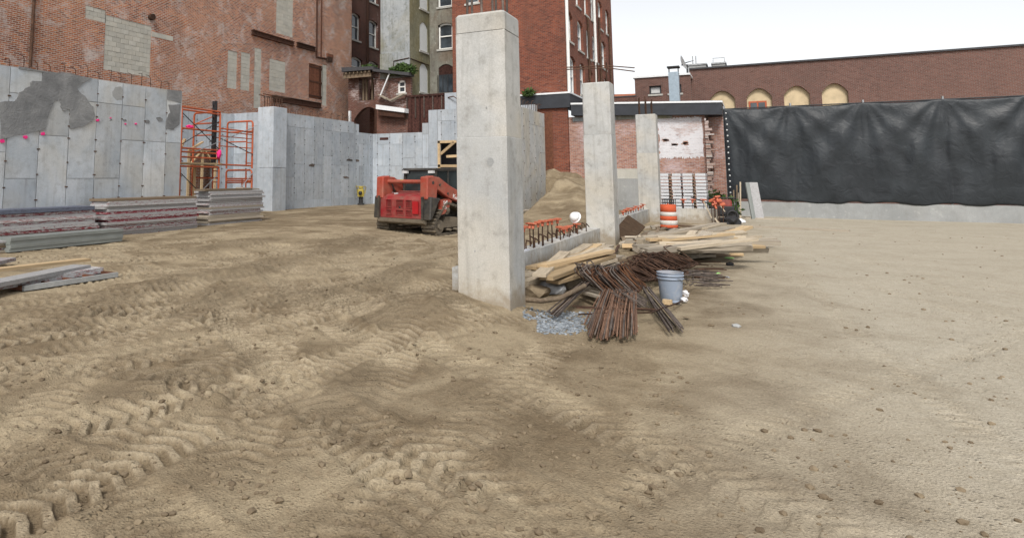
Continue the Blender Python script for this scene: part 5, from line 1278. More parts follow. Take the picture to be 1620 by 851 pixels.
for k in range(40):
    a = G(rn.uniform(1075, 1112), rn.uniform(428, 452), rn.uniform(.03, .16)); ang = math.radians(rn.gauss(-40, 30)); lay(SG, a, a + Vector((math.cos(ang), math.sin(ang), -.05)) * rn.uniform(.25, .6), 'short grey bar fanned out right of the bucket', 'fanned bars behind the bucket')
for k in range(9):
    a = G(rn.uniform(1070, 1105), rn.uniform(412, 440), rn.uniform(.02, .08)); ang = math.radians(rn.gauss(-62, 14)); lay(SD, a, a + Vector((math.cos(ang), math.sin(ang), 0)) * rn.uniform(.3, .7), 'thin dark bar scattered on the sand behind the bucket', 'scattered bars')
# bent stirrups
def hoop(wd, ht, r, mat):
    c = .04; p = [(-wd / 2, 0, 0), (-wd / 2, 0, ht - c), (-wd / 2 + c, 0, ht), (wd / 2 - c, 0, ht), (wd / 2, 0, ht - c), (wd / 2, 0, c), (wd / 2 - c, 0, 0), (-wd / 2 + .1, 0, .0)]
    return MB().tube(p, r, 5).mesh('stirrup', M[mat])
HA = [hoop(.30, .36, .009, 'rebar_dark'), hoop(.32, .40, .009, 'rebar_grey'), hoop(.28, .35, .009, 'rebar')]
HC = [hoop(.34, .42, .009, 'rebar_dark'), hoop(.36, .46, .009, 'rebar_dark')]
def stirrup(mesh, p, rx, rz, label, grp, ry=0):
    o = inst('stirrup', random.choice(mesh), None, p, Euler((rx, ry, rz), 'XYZ')); return tag(o, label, 'stirrup', grp)
side = HEAD - math.pi / 2
for k in range(84):
    f_ = k / 83; p = G(946 + 76 * f_ + rn.uniform(-2, 2), 452 + 10 * math.sin(f_ * 3) + rn.uniform(-3, 3), .10 + rn.uniform(-.03, .05))
    stirrup(HA, p, math.radians(-44 + rn.gauss(0, 7)), side + math.radians(66 + rn.gauss(0, 9)), 'bent bar stirrup in the humped bundle left of the bucket', 'humped stirrup bundle', rn.gauss(0, .12))
for k in range(64):
    f_ = k / 63; p = G(1012 + 72 * f_ + rn.uniform(-2, 2), 444 - 12 * f_ + rn.uniform(-3, 3), .06 + rn.uniform(0, .1))
    stirrup(HC, p, math.radians(-74 + rn.gauss(0, 6)), side + math.radians(38 + rn.gauss(0, 8)), 'dark rusty stirrup in the long bundle behind the bucket', 'dark stirrup bundle', rn.gauss(0, .1))
for k in range(34):
    f_ = k / 33; p = G(1044 + 56 * f_ + rn.uniform(-2, 2), 425 - 6 * f_ + rn.uniform(-3, 3), .12 + rn.uniform(0, .1))
    stirrup(HC, p, math.radians(-70 + rn.gauss(0, 6)), side + math.radians(42 + rn.gauss(0, 8)), 'reddish dark stirrup in the upper bundle below the far pile', 'upper stirrup bundle', rn.gauss(0, .1))
for k in range(26):
    f_ = k / 25; p = G(1000 + 24 * f_ + rn.uniform(-2, 2), 480 + rn.uniform(-6, 6), .05 + rn.uniform(0, .08))
    o = stirrup(HA[1:2], p, math.radians(-60 + rn.gauss(0, 8)), side + math.radians(80 + rn.gauss(0, 10)), 'grey stirrup in the small bundle just left of the bucket foot', 'small stirrup bundle'); o.scale = (.6, .6, .6)

# pallet slats under the bars
for k in range(5):
    o = stick('pallet_slat', G(917 + 3 * k, 461 - 4 * k, .1), G(950 + 2 * k, 470 - 5 * k, .12), .07, .03, 'wood_grey'); tag(o, 'pale slat, %s in the little row under the humped bar bundle' % CARD[k], 'slat', 'slats under the bars')

# ------------------------------------------------------------------ bucket, drum
p = G(1062, 475, .0)
bk = thing('bucket', 'blue grey plastic bucket standing beside the rebar bundles', 'bucket', (p.x, p.y, gz(p.x, p.y) - .005), .6)
MB().lathe([(.0, .0), (.128, .0), (.132, .008), (.150, .27), (.152, .29), (.166, .292), (.166, .302), (.153, .304), (.155, .33), (.168, .332), (.168, .345), (.156, .347), (.158, .368), (.166, .37), (.166, .376), (.150, .376)], 36).build('body', M['bucket'], bk)
MB().lathe([(.150, .376), (.142, .28), (.125, .02), (.0, .02)], 36).build('inside', M['bucket_in'], bk)
MB().tube([(.168 * math.cos(a), .168 * math.sin(a), .31 - .11 * math.sin(a / 1.0) ** 2) for a in np.linspace(math.pi, 2 * math.pi, 14)], .004, 5).build('handle', M['brace'], bk)
bx0 = G(1047, 478, .02)
o = stick('wood_offcut', G(1049, 477, .03), G(1063, 478.5, .03), .06, .06, 'wood_new'); tag(o, 'small tan wood offcut against the bucket foot', 'lumber')
def crumple(label, c, s_, mat, sq=.6, name='crumpled_paper', cat='litter'):
    bm = bmesh.new(); bmesh.ops.create_icosphere(bm, subdivisions=2, radius=s_)
    for v in bm.verts: v.co *= rn.uniform(.65, 1.2); v.co.z *= sq
    m = bpy.data.meshes.new(name); bm.to_mesh(m); bm.free(); m.materials.append(M[mat]); return tag(inst(name, m, None, c), label, cat)
crumple('crumpled white paper at the right foot of the bucket', G(1083, 474, .04), .05, 'paper'); crumple('crumpled white paper half way up beside the bucket', G(1085, 464, .06), .045, 'paper', 1.0); crumple('blue plastic scrap in front of the bucket', G(1070, 478, .02), .055, 'bucket', .4, 'plastic_scrap')
crumple('lime green scrap on the sand right of the bar bundles', G(1133, 432, .01), .07, 'lime', .15, 'plastic_scrap'); crumple('lime green scrap near the far lumber pile', G(1154, 408, .01), .09, 'lime', .12, 'plastic_scrap'); crumple('dark scrap on the sand below the far pile', G(1155, 418, .02), .08, 'dark', .5, 'rag')
crumple('small blue grey scrap on the open sand', G(1148, 439, .01), .07, 'bucket', .3, 'plastic_scrap'); crumple('pale flat stone scrap below the bucket', G(1086, 502, .01), .04, 'clod', .15, 'stone_chip')
p = G(1058.5, 363.5, .0)
du = thing('traffic_drum', 'orange and white striped traffic drum behind the far lumber', 'drum', (p.x, p.y, .02)); du.scale = (.84, .84, .74)
prof = [(.36, 0, 'd'), (.36, .06, 'd')]
bands = [(.06, .18, .31, .305, 'drum_o'), (.18, .36, .30, .295, 'drum_w'), (.36, .54, .29, .285, 'drum_o'), (.54, .70, .285, .28, 'drum_w'), (.70, .98, .275, .265, 'drum_o')]
for z0, z1, r0, r1, m_ in bands: MB().lathe([(r0 - .01, z0), (r0, z0 + .008), (r1, z1 - .008), (r1 - .012, z1)], 28).build('band', M[m_], du)
MB().lathe([(.265, .975), (.255, 1.0), (.12, 1.005), (.1, 1.0), (.0, 1.0)], 28).build('top', M['drum_o'], du)
MB().lathe([(.0, .0), (.37, .0), (.38, .03), (.36, .06), (.3, .065)], 28).build('base', M['dark'], du)
MB().beam((-.06, 0, 1.02), (.06, 0, 1.02), .03, .05).build('handle', M['drum_o'], du)
# ------------------------------------------------------------------ compact track loader
fwd = HEAD - math.radians(43)
dc = G(686, 369.5, .02)
LO = dc - Matrix.Rotation(fwd, 3, 'Z') @ Vector((-.70, -.82, 0)); LO.z = gz(LO.x, LO.y) - .02
ld = thing('track_loader', 'red compact track loader with rear grille toward the camera', 'loader', LO, fwd); ld.scale = (1.04, 1.13, .96)
# local axes: x forward, y left, z up
def prof_prism(poly, y0, y1): return MB().prism(poly, lambda a, b, d: (a, d, b), y0, y1)
for sgn in (1, -1):
    y0, y1 = (.56, .97) if sgn > 0 else (-.97, -.56)
    # track loop: rear idler, raised sprocket, front idler
    wheels = [(-.70, .25, .25), (-.36, .74, .20), (.98, .27, .26)]
    def hull(off):
        pts = []
        for (cx, cz, r) in wheels:
            for a in np.linspace(0, 2 * math.pi, 40, endpoint=False): pts.append((cx + (r + off) * math.cos(a), cz + (r + off) * math.sin(a)))
        pts = sorted(set(pts)); lo = []; up = []
        for p in pts:
            while len(lo) > 1 and (lo[-1][0] - lo[-2][0]) * (p[1] - lo[-2][1]) - (lo[-1][1] - lo[-2][1]) * (p[0] - lo[-2][0]) <= 0: lo.pop()
            lo.append(p)
        for p in reversed(pts):
            while len(up) > 1 and (up[-1][0] - up[-2][0]) * (p[1] - up[-2][1]) - (up[-1][1] - up[-2][1]) * (p[0] - up[-2][0]) <= 0: up.pop()
            up.append(p)
        return lo[:-1] + up[:-1]
    ho, hi = hull(0.0), hull(-.045)
    mb = MB(); no = len(ho)
    # belt as ring: resample both hulls evenly by arclength
    def resamp(h, n):
        h = np.array(h + [h[0]]); d = np.r_[0, np.cumsum(np.hypot(*np.diff(h, axis=0).T))]; t = np.linspace(0, d[-1], n, endpoint=False)
        return np.stack([np.interp(t, d, h[:, 0]), np.interp(t, d, h[:, 1])], 1), d[-1]
    RO, per = resamp(ho, 96)
    nrm = np.roll(RO, -1, 0) - np.roll(RO, 1, 0); nrm = np.stack([nrm[:, 1], -nrm[:, 0]], 1); nrm /= np.linalg.norm(nrm, axis=1)[:, None]
    RI = RO - nrm * .045
    n = 96; vs = []
    for k in range(n):
        vs += [(RO[k, 0], y0, RO[k, 1]), (RO[k, 0], y1, RO[k, 1]), (RI[k, 0], y1, RI[k, 1]), (RI[k, 0], y0, RI[k, 1])]
    fs = []
    for k in range(n):
        l = (k + 1) % n
        for e in range(4): g = (e + 1) % 4; fs.append((k * 4 + e, k * 4 + g, l * 4 + g, l * 4 + e))
    tr = MB().add(vs, fs).build('track', M['rubber'], ld)
    mb = MB(); ym = (y0 + y1) / 2; lr, lp = resamp(ho, 46)
    ln = np.roll(lr, -1, 0) - np.roll(lr, 1, 0); ln /= np.linalg.norm(ln, axis=1)[:, None]
    lug = MB()
    lm_ = None
    for k in range(46):
        T = Vector((ln[k, 0], 0, ln[k, 1])); Nn = Vector((ln[k, 1], 0, -ln[k, 0])); P_ = Vector((lr[k, 0], ym, lr[k, 1])) + Nn * .016
        R = Matrix((T, Vector((0, 1, 0)), Nn)).transposed()
        if lm_ is None: lm_ = MB().hexa([(-.034, -.2, -.02), (.034, -.2, -.02), (.034, .2, -.02), (-.034, .2, -.02), (-.022, -.19, .022), (.022, -.19, .022), (.022, .19, .022), (-.022, .19, .022)]).mesh('lug', M['rubber'])
        inst('lug', lm_, tr, P_, R.to_euler())
    for (cx, cz, r) in wheels + [(-.2, .14, .09), (.1, .14, .09), (.4, .14, .09), (.68, .14, .09)]:
        w_ = MB(); rr = r - .05
        w_.prism([(cx + rr * math.cos(a), cz + rr * math.sin(a)) for a in np.linspace(0, 2 * math.pi, 20, endpoint=False)], lambda a, b, d: (a, d, b), y0 + .05, y1 - .05)
        w_.prism([(cx + rr * .4 * math.cos(a), cz + rr * .4 * math.sin(a)) for a in np.linspace(0, 2 * math.pi, 12, endpoint=False)], lambda a, b, d: (a, d, b), y0 + .01, y1 - .01)
        w_.build('track_wheel', M['dirtymetal'], tr)
    prof_prism([(-.5, .2), (.9, .2), (.9, .38), (.1, .5), (-.3, .52)], ym - .07, ym + .07).build('track_frame', M['dirtymetal'], tr)
    # black flank panel behind the track
    yf0, yf1 = (.70, .95) if sgn > 0 else (-.95, -.70)
    o = prof_prism([(-1.13, .44), (-1.02, .46), (-.74, .94), (-.62, 1.06), (-1.08, 1.12)], yf0, yf1).build('rear_flank', M['mblack'], ld); bevel(o, .03)
    # lift-arm tower and arm
    yt0, yt1 = (.62, .86) if sgn > 0 else (-.86, -.62)
    o = prof_prism([(-1.12, 1.04), (-.70, 1.04), (-.62, 1.60), (-.82, 1.73), (-1.10, 1.69)], yt0 + sgn * .0, yt1).build('arm_tower', M['redarm'], ld); bevel(o, .025)
    ya0, ya1 = (.64, .82) if sgn > 0 else (-.82, -.64)
    arm = prof_prism([(-1.0, 1.46), (-.72, 1.36), (-.15, 1.06), (.70, .82), (1.05, .52), (1.22, .30), (1.40, .30), (1.42, .52), (1.10, .92), (.78, 1.10), (-.05, 1.42), (-.55, 1.68), (-.9, 1.71)], ya0 + sgn * .02, ya1 + sgn * .02).build('lift_arm', M['redarm'], ld); bevel(arm, .02)
    for (bx, bz, r) in [(-.86, 1.52, .05), (-.55, 1.46, .035), (-.2, 1.2, .03), (1.3, .42, .05)]:
        MB().prism([(bx + r * math.cos(a), bz + r * math.sin(a)) for a in np.linspace(0, 6.283, 12, endpoint=False)], lambda a, b, d: (a, d, b), (ya1 + .02) if sgn > 0 else (ya0 - .045), (ya1 + .045) if sgn > 0 else (ya0 - .02)).build('pin', M['mblack'], arm)
    # lower red side plate with lettering, and lift cylinder
    ys = sgn * .955
    sp = prof_prism([(-.66, 1.02), (-.30, 1.04), (-.16, .98), (-.30, .80), (-.50, .62), (-.70, .58), (-.62, .80)], *sorted((sgn * .84, ys))).build('side_plate', M['redarm'], ld)
    cy = MB(); cy.tube([(-.62, sgn * .60, .95), (.45, sgn * .60, .80)], .045, 10); cy.tube([(.45, sgn * .60, .80), (.8, sgn * .62, .76)], .025, 8); cy.build('lift_cylinder', M['mblack'], ld)
    hs_ = MB(); hs_.tube([(-.55, sgn * .60, 1.1), (-.75, sgn * .62, 1.52), (-.60, sgn * .58, 1.60), (-.35, sgn * .55, 1.5), (-.2, sgn * .52, 1.2)], .022, 8); hs_.build('hose', M['mblack'], ld)
# hull, hood, rear door
prof_prism([(-1.05, .34), (1.0, .30), (1.0, .95), (-.4, 1.0), (-1.05, .6)], -.55, .55).build('chassis', M['mblack'], ld)
o = prof_prism([(-1.15, .36), (-1.02, .30), (-1.0, .47), (-1.17, .47)], -.76, .76).build('bumper', M['dirtymetal'], ld)
o = prof_prism([(-1.06, 1.05), (-1.02, 1.16), (-.35, 1.27), (-.35, .9)], -.60, .60).build('hood', M['red'], ld); bevel(o, .03)
MB().hexa([(-.9, -.12, 1.175), (-.42, -.12, 1.257), (-.42, -.55, 1.257), (-.9, -.5, 1.175), (-.9, -.12, 1.20), (-.42, -.12, 1.282), (-.42, -.55, 1.282), (-.9, -.5, 1.20)]).build('hood_hatch', M['red'], ld)
door = MB(); XD = -1.16
GR = [(.60, .30, .58, .80, 'r'), (.24, -.06, .58, .80, 'r')]
cells = []
for (ya, yb) in [(.46, .27), (.13, -.13), (-.20, -.39)]:
    for (za, zb) in [(.56, .72), (.775, 1.02)]: cells.append((min(ya, yb), max(ya, yb), za, zb))
us = sorted({-.70, .70, *[c[0] for c in cells], *[c[1] for c in cells]}); zs = sorted({.48, 1.12, *[c[2] for c in cells], *[c[3] for c in cells]})
def bow(y): return XD + .05 * (y / .7) ** 2
for a, b in zip(us[:-1], us[1:]):
    for p, q in zip(zs[:-1], zs[1:]):
        cy_, cz_ = (a + b) / 2, (p + q) / 2
        if any(c[0] < cy_ < c[1] and c[2] < cz_ < c[3] for c in cells): continue
        tl = lambda z: .06 * max(0, (z - .95) / .17) ** 2
        door.hexa([(bow(a) + tl(p), a, p), (bow(b) + tl(p), b, p), (-1.05, b, p), (-1.05, a, p), (bow(a) + tl(q), a, q), (bow(b) + tl(q), b, q), (-1.05, b, q), (-1.05, a, q)])
dr_ = door.build('engine_door', M['red'], ld)
for c in cells:
    nl = max(4, round((c[3] - c[2]) / .024)); g = MB()
    fr_ = MB()
    for (u0, u1, w0, w1) in [(c[0], c[1], c[2], c[2] + .012), (c[0], c[1], c[3] - .012, c[3]), (c[0], c[0] + .012, c[2] + .012, c[3] - .012), (c[1] - .012, c[1], c[2] + .012, c[3] - .012)]: fr_.box(bow(0) - .012, -1.1, u0, u1, w0, w1)
    gr_ = fr_.build('grille', M['red'], dr_)
    for k in range(nl):
        z = c[2] + .012 + (k + .5) * (c[3] - c[2] - .024) / nl
        MB().hexa([(-1.145, c[0] + .012, z - .010), (-1.145, c[1] - .012, z - .010), (-1.09, c[1] - .012, z - .002), (-1.09, c[0] + .012, z - .002), (-1.145, c[0] + .012, z + .002), (-1.145, c[1] - .012, z + .002), (-1.09, c[1] - .012, z + .003), (-1.09, c[0] + .012, z + .003)]).build('louvre', M['red'], gr_)
    MB().box(-1.07, -1.06, c[0], c[1], c[2], c[3]).build('grille_back', M['mblack'], gr_)
MB().box(XD - .01, XD + .02, -.6, -.42, .62, .98).build('tail_lamp', mat_plain('red_lens', (.36, .012, .016), .4), dr_)
MB().lathe([(.0, .014), (.03, .012), (.036, 0)], 12).build('latch', M['dark'], dr_, (XD - .0, 0, .80), (0, -math.pi / 2, 0))
MB().box(XD - .015, -1.0, .705, .76, .45, 1.12).build('door_edge', M['mblack'], ld); MB().box(XD - .015, -1.0, -.76, -.705, .45, 1.12).build('door_edge', M['mblack'], ld)
MB().tube([(-.86, .66, 1.55), (-.86, -.66, 1.55)], .062, 12).build('cross_tube', M['redarm'], ld)
MB().tube([(-.855, .1, 1.551), (-.855, .2, 1.551)], .065, 12).build('tube_sticker', M['yellow'], ld)
MB().beam((-.96, .34, 1.19), (-.96, .22, 1.2), .03, .03).build('hood_handle', M['lens'], ld)
# cab
cabf = MB()
c_ = [(-.32, 1.20), (-.26, 1.90), (.78, 1.92), (.95, .95)]
for s_ in (-1, 1):
    y = s_ * .50
    for a, b in zip(c_, c_[1:]): cabf.beam((a[0], y, a[1]), (b[0], y, b[1]), .07, .08)
    cabf.beam((.30, y, 1.02), (.30, y, 1.9), .05, .05)
for a in c_[:3]: cabf.beam((a[0], -.5, a[1]), (a[0], .5, a[1]), .07, .08)
cab = cabf.build('cab_frame', M['mblack'], ld)
prof_prism([(-.36, 1.90), (-.30, 1.96), (.80, 1.98), (.86, 1.92)], -.56, .56).build('cab_roof', M['mblack'], cab)
MB().hexa([(-.33, -.45, 1.22), (-.33, .45, 1.22), (-.32, .45, 1.22), (-.32, -.45, 1.22), (-.27, -.45, 1.88), (-.27, .45, 1.88), (-.26, .45, 1.88), (-.26, -.45, 1.88)]).build('rear_glass', M['cabglass'], cab)
for s_ in (-1, 1): prof_prism([(-.28, 1.1), (.88, 1.05), (.74, 1.88), (-.22, 1.87)], s_ * .5 - .006, s_ * .5 + .006).build('side_glass', M['cabglass'], cab)
for s_ in (-1, 1): MB().box(-.40, -.31, s_ * .44 - .08, s_ * .44 + .08, 1.80, 1.88).build('work_lamp', M['lens'], cab)
MB().box(.0, .5, -.25, .25, .95, 1.1).build('seat', M['mblack'], cab); MB().box(-.08, .02, -.25, .25, 1.05, 1.62).build('seat_back', M['mblack'], cab)
prof_prism([(1.25, .10), (2.0, .06), (1.95, .11), (1.45, .16), (1.33, .55), (1.25, .55)], -.97, .97).build('bucket', M['dirtymetal'], ld)
prof_prism([(-.35, .55), (.95, .6), (.9, 1.0), (-.3, 1.18)], -.5, .5).build('cab_base', M['mblack'], ld)
# lettering
def lettering(txt, size, parent, mat, loc, rot, ext=.003):
    cu = bpy.data.curves.new('lettering', 'FONT'); cu.body = txt; cu.size = size; cu.extrude = ext
    to = bpy.data.objects.new('tmp_text', cu); COL.objects.link(to)
    me = bpy.data.meshes.new_from_object(to); bpy.data.objects.remove(to); me.materials.append(M[mat])
    return inst('lettering', me, parent, loc, rot)
lettering('SVL', .145, ld, 'decal', (-.56, -.96, .885), (math.pi / 2, math.radians(-4), 0))
lettering('95', .145, ld, 'decal', (-.56, -.96, .75), (math.pi / 2, math.radians(-4), 0))
lettering('Kubota', .19, ld, 'decal', (.02, -.845, 1.06), (math.pi / 2, math.radians(16), 0))

# ------------------------------------------------------------------ scaffold
sc_ = thing('scaffold', 'two tier orange tube scaffold in the recess beside the left concrete wall', 'scaffold', (0, 0, 0))
def frame(label, X, Y0, Y1, H, z0, root, ladder=True):
    W_ = Y1 - Y0; r = .036; pm = MB()
    pm.tube([(0, 0, 0), (0, 0, H - .16), (0, .03, H - .09), (0, .1, H - .06), (0, W_ - .1, H - .06), (0, W_ - .03, H - .09), (0, W_, H - .16), (0, W_, 0)], r, 8)
    t = pm.build('end_frame', M['orange'], root, (X, Y0, z0)); t['label'] = label
    MB().tube([(0, .02, H - .45), (0, W_ - .02, H - .45)], r * .8, 8).build('ledger', M['orange'], t)
    if ladder:
        MB().tube([(0, .28, .1), (0, .28, H - .1)], r * .8, 8).build('inner_post', M['orange'], t)
        for z in np.arange(.2, H - .2, .38): MB().tube([(0, 0, z), (0, .28, z)], .018, 6).build('rung', M['orange'], t)
        MB().tube([(0, .3, H * .55), (0, W_ - .05, H * .55)], r * .7, 6).build('ledger', M['orange'], t)
    return t
YF = 16.2; xs = [15.55, 17.35, 19.1]
H1 = 1.93
labs = ['left', 'middle', 'right']
for i, X in enumerate(xs):
    for tier in (0, 1):
        hgt = H1 - (.1 if i == 2 else 0)
        frame('%s end frame, %s tier' % (labs[i], ['lower', 'upper'][tier]), X, YF, YF + 1.25, hgt, .08 + tier * hgt, sc_)
def sbar(name, a, b, r, mat): return MB().tube([a, b], r, 8).build(name, M[mat], sc_)
zt3 = .08 + 2 * H1
for z in (zt3 - .05, zt3 - .14, zt3 - .75, zt3 - 1.4, zt3 - 1.52, H1 + .32, H1 + .02): sbar('rail', (xs[0], YF, z), (xs[1], YF, z - .02), .03, 'orange')
sbar('rail', (xs[1], YF, zt3 - .65), (xs[2], YF, zt3 - .68), .026, 'orange'); sbar('rail', (xs[1], YF, zt3 - .75), (xs[2], YF, zt3 - .78), .02, 'orange')
sbar('rail', (xs[1], YF + .05, H1 + .1), (xs[2], YF + .05, H1 + .08), .03, 'orange'); sbar('rail', (xs[1], YF + .05, H1 + .75), (xs[2], YF + .05, H1 + .73), .018, 'orange'); sbar('rail', (xs[1], YF + .05, H1 + 1.1), (xs[2], YF + .05, H1 + 1.08), .018, 'orange')
sbar('rail', (xs[1], YF, zt3 - .12), (xs[1] - .6, YF + 1.25, zt3 - .7), .02, 'orange')
br_ = [((xs[0], YF - .03, zt3 - .25), (xs[1], YF - .03, H1 + .6), 'brace_dark'), ((xs[0], YF + .03, H1 + .7), (xs[1], YF + .03, zt3 - .4), 'brace_dark'),
       ((xs[0], YF - .03, H1 - .2), (xs[1], YF - .03, .4), 'brace_dark'), ((xs[0], YF + .03, .4), (xs[1], YF + .03, H1 - .25), 'brace'),
       ((xs[1], YF - .03, zt3 - 1.0), (xs[2], YF - .03, H1 + .5), 'brace_dark'), ((xs[0] + .6, YF - .05, H1 + .5), (xs[2], YF - .05, zt3 - .5), 'brace'),
       ((xs[1], YF - .03, .3), (xs[2], YF - .03, H1 - .2), 'brace')]
for a, b, m_ in br_: sbar('cross_brace', a, b, .016, m_)
for i, y in enumerate((16.3, 16.6, 16.9, 17.2)):
    o = stick('scaffold_plank', (xs[0] - .15, y, H1 + .12), (xs[1] + .12, y, H1 + .12), .26, .05, 'wood_new'); tag(o, 'tan scaffold deck plank, %s from the front' % CARD[i], 'plank', 'scaffold deck')
sr = thing('strongback', 'tall dark perforated steel upright behind the middle scaffold frame', 'steel upright', (xs[1] - .12, YF + .15, 0))
for s_ in (-.07, .05): MB().box(-.05, .05, s_, s_ + .02, H1 + .15, 4.25).build('flange', M['brace_dark'], sr)
for z in np.arange(H1 + .2, 4.2, .22): MB().box(-.06, -.05, -.07, .07, z, z + .13).build('web_plate', M['brace_dark'], sr)
for (a, b, lab) in [((xs[0] + .15, YF + .5, H1 + .1), (xs[0] + .75, YF + .6, H1 + .95), 'tan lumber brace leaning on the scaffold deck at left'), ((xs[1] - .35, YF + .8, .1), (xs[1] - .35, YF + .8, H1), 'upright tan post under the scaffold deck'), ((xs[1] - .7, YF + .7, H1 + .6), (xs[1] - .1, YF + .7, H1 + .9), 'short tan brace over the deck by the middle frame')]:
    o = stick('lumber_brace', a, b, .1, .05, 'wood_new'); tag(o, lab, 'lumber')
crumple('pink ribbon knot hanging on the upper left scaffold', (xs[0] + .75, YF + .4, H1 + 1.35), .14, 'pink', .6, 'ribbon', 'ribbon'); crumple('pink ribbon hanging by the middle scaffold post', (xs[1] - .1, YF - .08, H1 + .45), .08, 'pink', 2.2, 'ribbon', 'ribbon')
# low orange frame by the pilaster
t = thing('trestle', 'low orange tube trestle between scaffold and pilaster', 'trestle', (onY(358, 290, 17.6).x, 17.6, .08))
for x in (0, .9, 1.5): MB().tube([(x, 0, 0), (x, 0, 1.45)], .03, 8).build('leg', M['orange'], t)
for z in (1.45, 1.3): MB().tube([(0, 0, z), (1.5, 0, z)], .03, 8).build('crossbar', M['orange'], t)

# ------------------------------------------------------------------ yellow rammer by the wall, red machine at right
p = G(571, 324, .1)
rm = thing('plate_rammer', 'small yellow upright rammer standing by the concrete corner', 'rammer', (p.x, p.y, gz(p.x, p.y)), .4)
MB().cbox(-.2, .2, -.16, .16, .0, .1, .02).build('foot', M['dark'], rm); MB().lathe([(.11, .1), (.12, .2), (.10, .3), (.12, .4), (.1, .5)], 14).build('bellows', M['dark'], rm)
o = MB().cbox(-.2, .2, -.17, .17, .45, .85, .05).build('engine', M['yellow'], rm); MB().lathe([(.0, .0), (.1, .0), (.1, .12), (.0, .12)], 12).build('starter', M['dark'], rm, (-.2, 0, .65), (0, -math.pi / 2, 0))
MB().tube([(.1, -.2, .6), (.2, -.25, .95), (-.2, -.25, 1.0), (-.2, .25, 1.0), (.2, .25, .95), (.1, .2, .6)], .022, 8).build('handle', M['yellow'], rm)
MB().cbox(-.1, .15, -.12, .12, .86, .98, .03).build('tank', M['yellow'], rm)
crumple('dark lump of rubble at the foot of the pilaster', G(455, 330, .05) , .3, 'rustdoor', .9, 'rubble_lump', 'rubble')
for i, (px, py, r_) in enumerate([(588, 323, .3), (598, 325, .25), (579, 322, .2)]): crumple('rubble lump beside the yellow rammer, %s' % ['largest', 'nearest the loader', 'behind the rammer'][i], G(px, py, .05), r_, ['stone', 'conc_dark', 'rustdoor'][i], .5, 'rubble_lump', 'rubble')
p = G(1143, 349, .0)
gn = thing('site_generator', 'red and black wheeled site machine beside the short beam', 'machine', (p.x, p.y, .03), HEAD + 1.2)
for s_ in (-.32, .32):
    MB().tube([(-.3 + .17 * math.cos(a), s_, .17 + .17 * math.sin(a)) for a in np.linspace(0, 6.283, 20, endpoint=False)], .045, 8, closed=True).build('wheel', M['dark'], gn)
MB().cbox(-.4, .4, -.26, .26, .2, .5, .03).build('engine', M['dark'], gn); MB().cbox(-.32, .3, -.24, .24, .51, .74, .05).build('tank', M['red'], gn)
for s_ in (-.3, .3): MB().tube([(-.45, s_, .15), (-.45, s_, .8), (.45, s_, .8), (.45, s_, .15), (-.45, s_, .15)], .02, 8).build('frame_tube', M['dark'], gn)
MB().tube([(.45, -.25, .6), (1.0, -.25, .8), (1.0, .25, .8), (.45, .25, .6)], .02, 8).build('handle', M['dark'], gn)
crumple('heap of black plastic sheeting beside the red machine', G(1155, 350, .1), .35, 'dark', .6, 'plastic_heap', 'plastic')
crumple('white rag heap beside the black plastic', G(1172, 351, .05), .15, 'paper', .7, 'rag_heap', 'litter')
for i, (px, py, tx, ty, lab) in enumerate([(1126, 345, 1113, 318, 'pale stick with orange end leaning left over the short beam'), (1147, 335, 1133, 316, 'pale stick leaning above the red machine'), (1140, 358, 1131, 345, 'short pale stick leaning at the end of the far pile')]):
    a = G(px, py, .35); q = EYE + ray(tx, ty) * (a - EYE).length; o = stick('stake', a, q, .05, .03, 'wood_pale'); tag(o, lab, 'stake', 'sticks by the red machine')
for i, (px, py, s_) in enumerate([(1129, 317, 1.9), (1134, 313, 2.2), (1143, 324, 2.0), (1131, 325, 2.0), (1137, 318, 2.1), (1125, 318, 1.7)]):
    d = ray(px, py); q = EYE + d * (25.0 / d.x); s_ *= .7
    b_ = MB().tube([(q.x, q.y, .0), (q.x, q.y, q.z)], .012, 6).build('rebar', M['rebar_dark']); tag(b_, 'thin upright bar with orange cap by the red machine', 'rebar', 'upright bars by the red machine'); inst('cap', capm, b_, q, (rn.uniform(-.5, .5), rn.uniform(-.5, .5), rn.uniform(0, 2)), (s_, s_, s_ * 1.4))
for i, (px, yb, yt, w_, m_) in enumerate([(1171.5, 345, 288, .13, 'wood_pale'), (1166, 344, 293, .05, 'wood_old'), (1161, 342, 301, .05, 'wood_old'), (1157, 342, 308, .04, 'wood_old'), (1168.5, 343, 305, .05, 'wood_grey')]):
    a = G(px, yb, .0); d = ray(px - .3, yt); k_ = (a - EYE).xy.length / d.xy.length; q = EYE + d * k_
    o = stick('stake', a - Vector((0, 0, .1)), q, w_, .05, m_); tag(o, ['thick pale post standing before the black tarp', 'dark stake just left of the pale post', 'dark stake second left of the pale post', 'thinnest dark stake beside the weeds', 'grey stake close against the pale post'][i], 'stake', 'stakes before the tarp')
a, q = G(1196, 348, .0), None
for i, (px0, px1) in enumerate([(1190, 1193.5), (1196, 1201)]):
    a = G(px0 + 6, 347, 0.0); d = ray(px0, 289); k_ = (a - EYE).xy.length / d.xy.length; q = EYE + d * k_ + Vector((.25, .1, 0))
    o = stick('leaning_form', a, q, .32, .06, 'form_d' if i else 'board_g'); tag(o, ['grey form panel leaning on the tarp screen', 'pale form panel leaning beside the grey one on the tarp'][i], 'form panel')
for i, (px, py, ww_) in enumerate([(1180, 345, 1.0), (1188, 358, .6)]):
    a = G(px, py, .03); o = stick('board', a, a + Vector((-.25, -.97, 0)) * (1.6 + i), .2, .05, 'wood_grey'); tag(o, ['grey board lying before the tarp posts', 'dark board edge on the sand at the right'][i], 'board')
p = G(1148, 336, 0); weed('green weeds by the stakes and broken brick end', (28.5, p.y * 28.5 / p.x, .2), .5, .5, .8, 260)
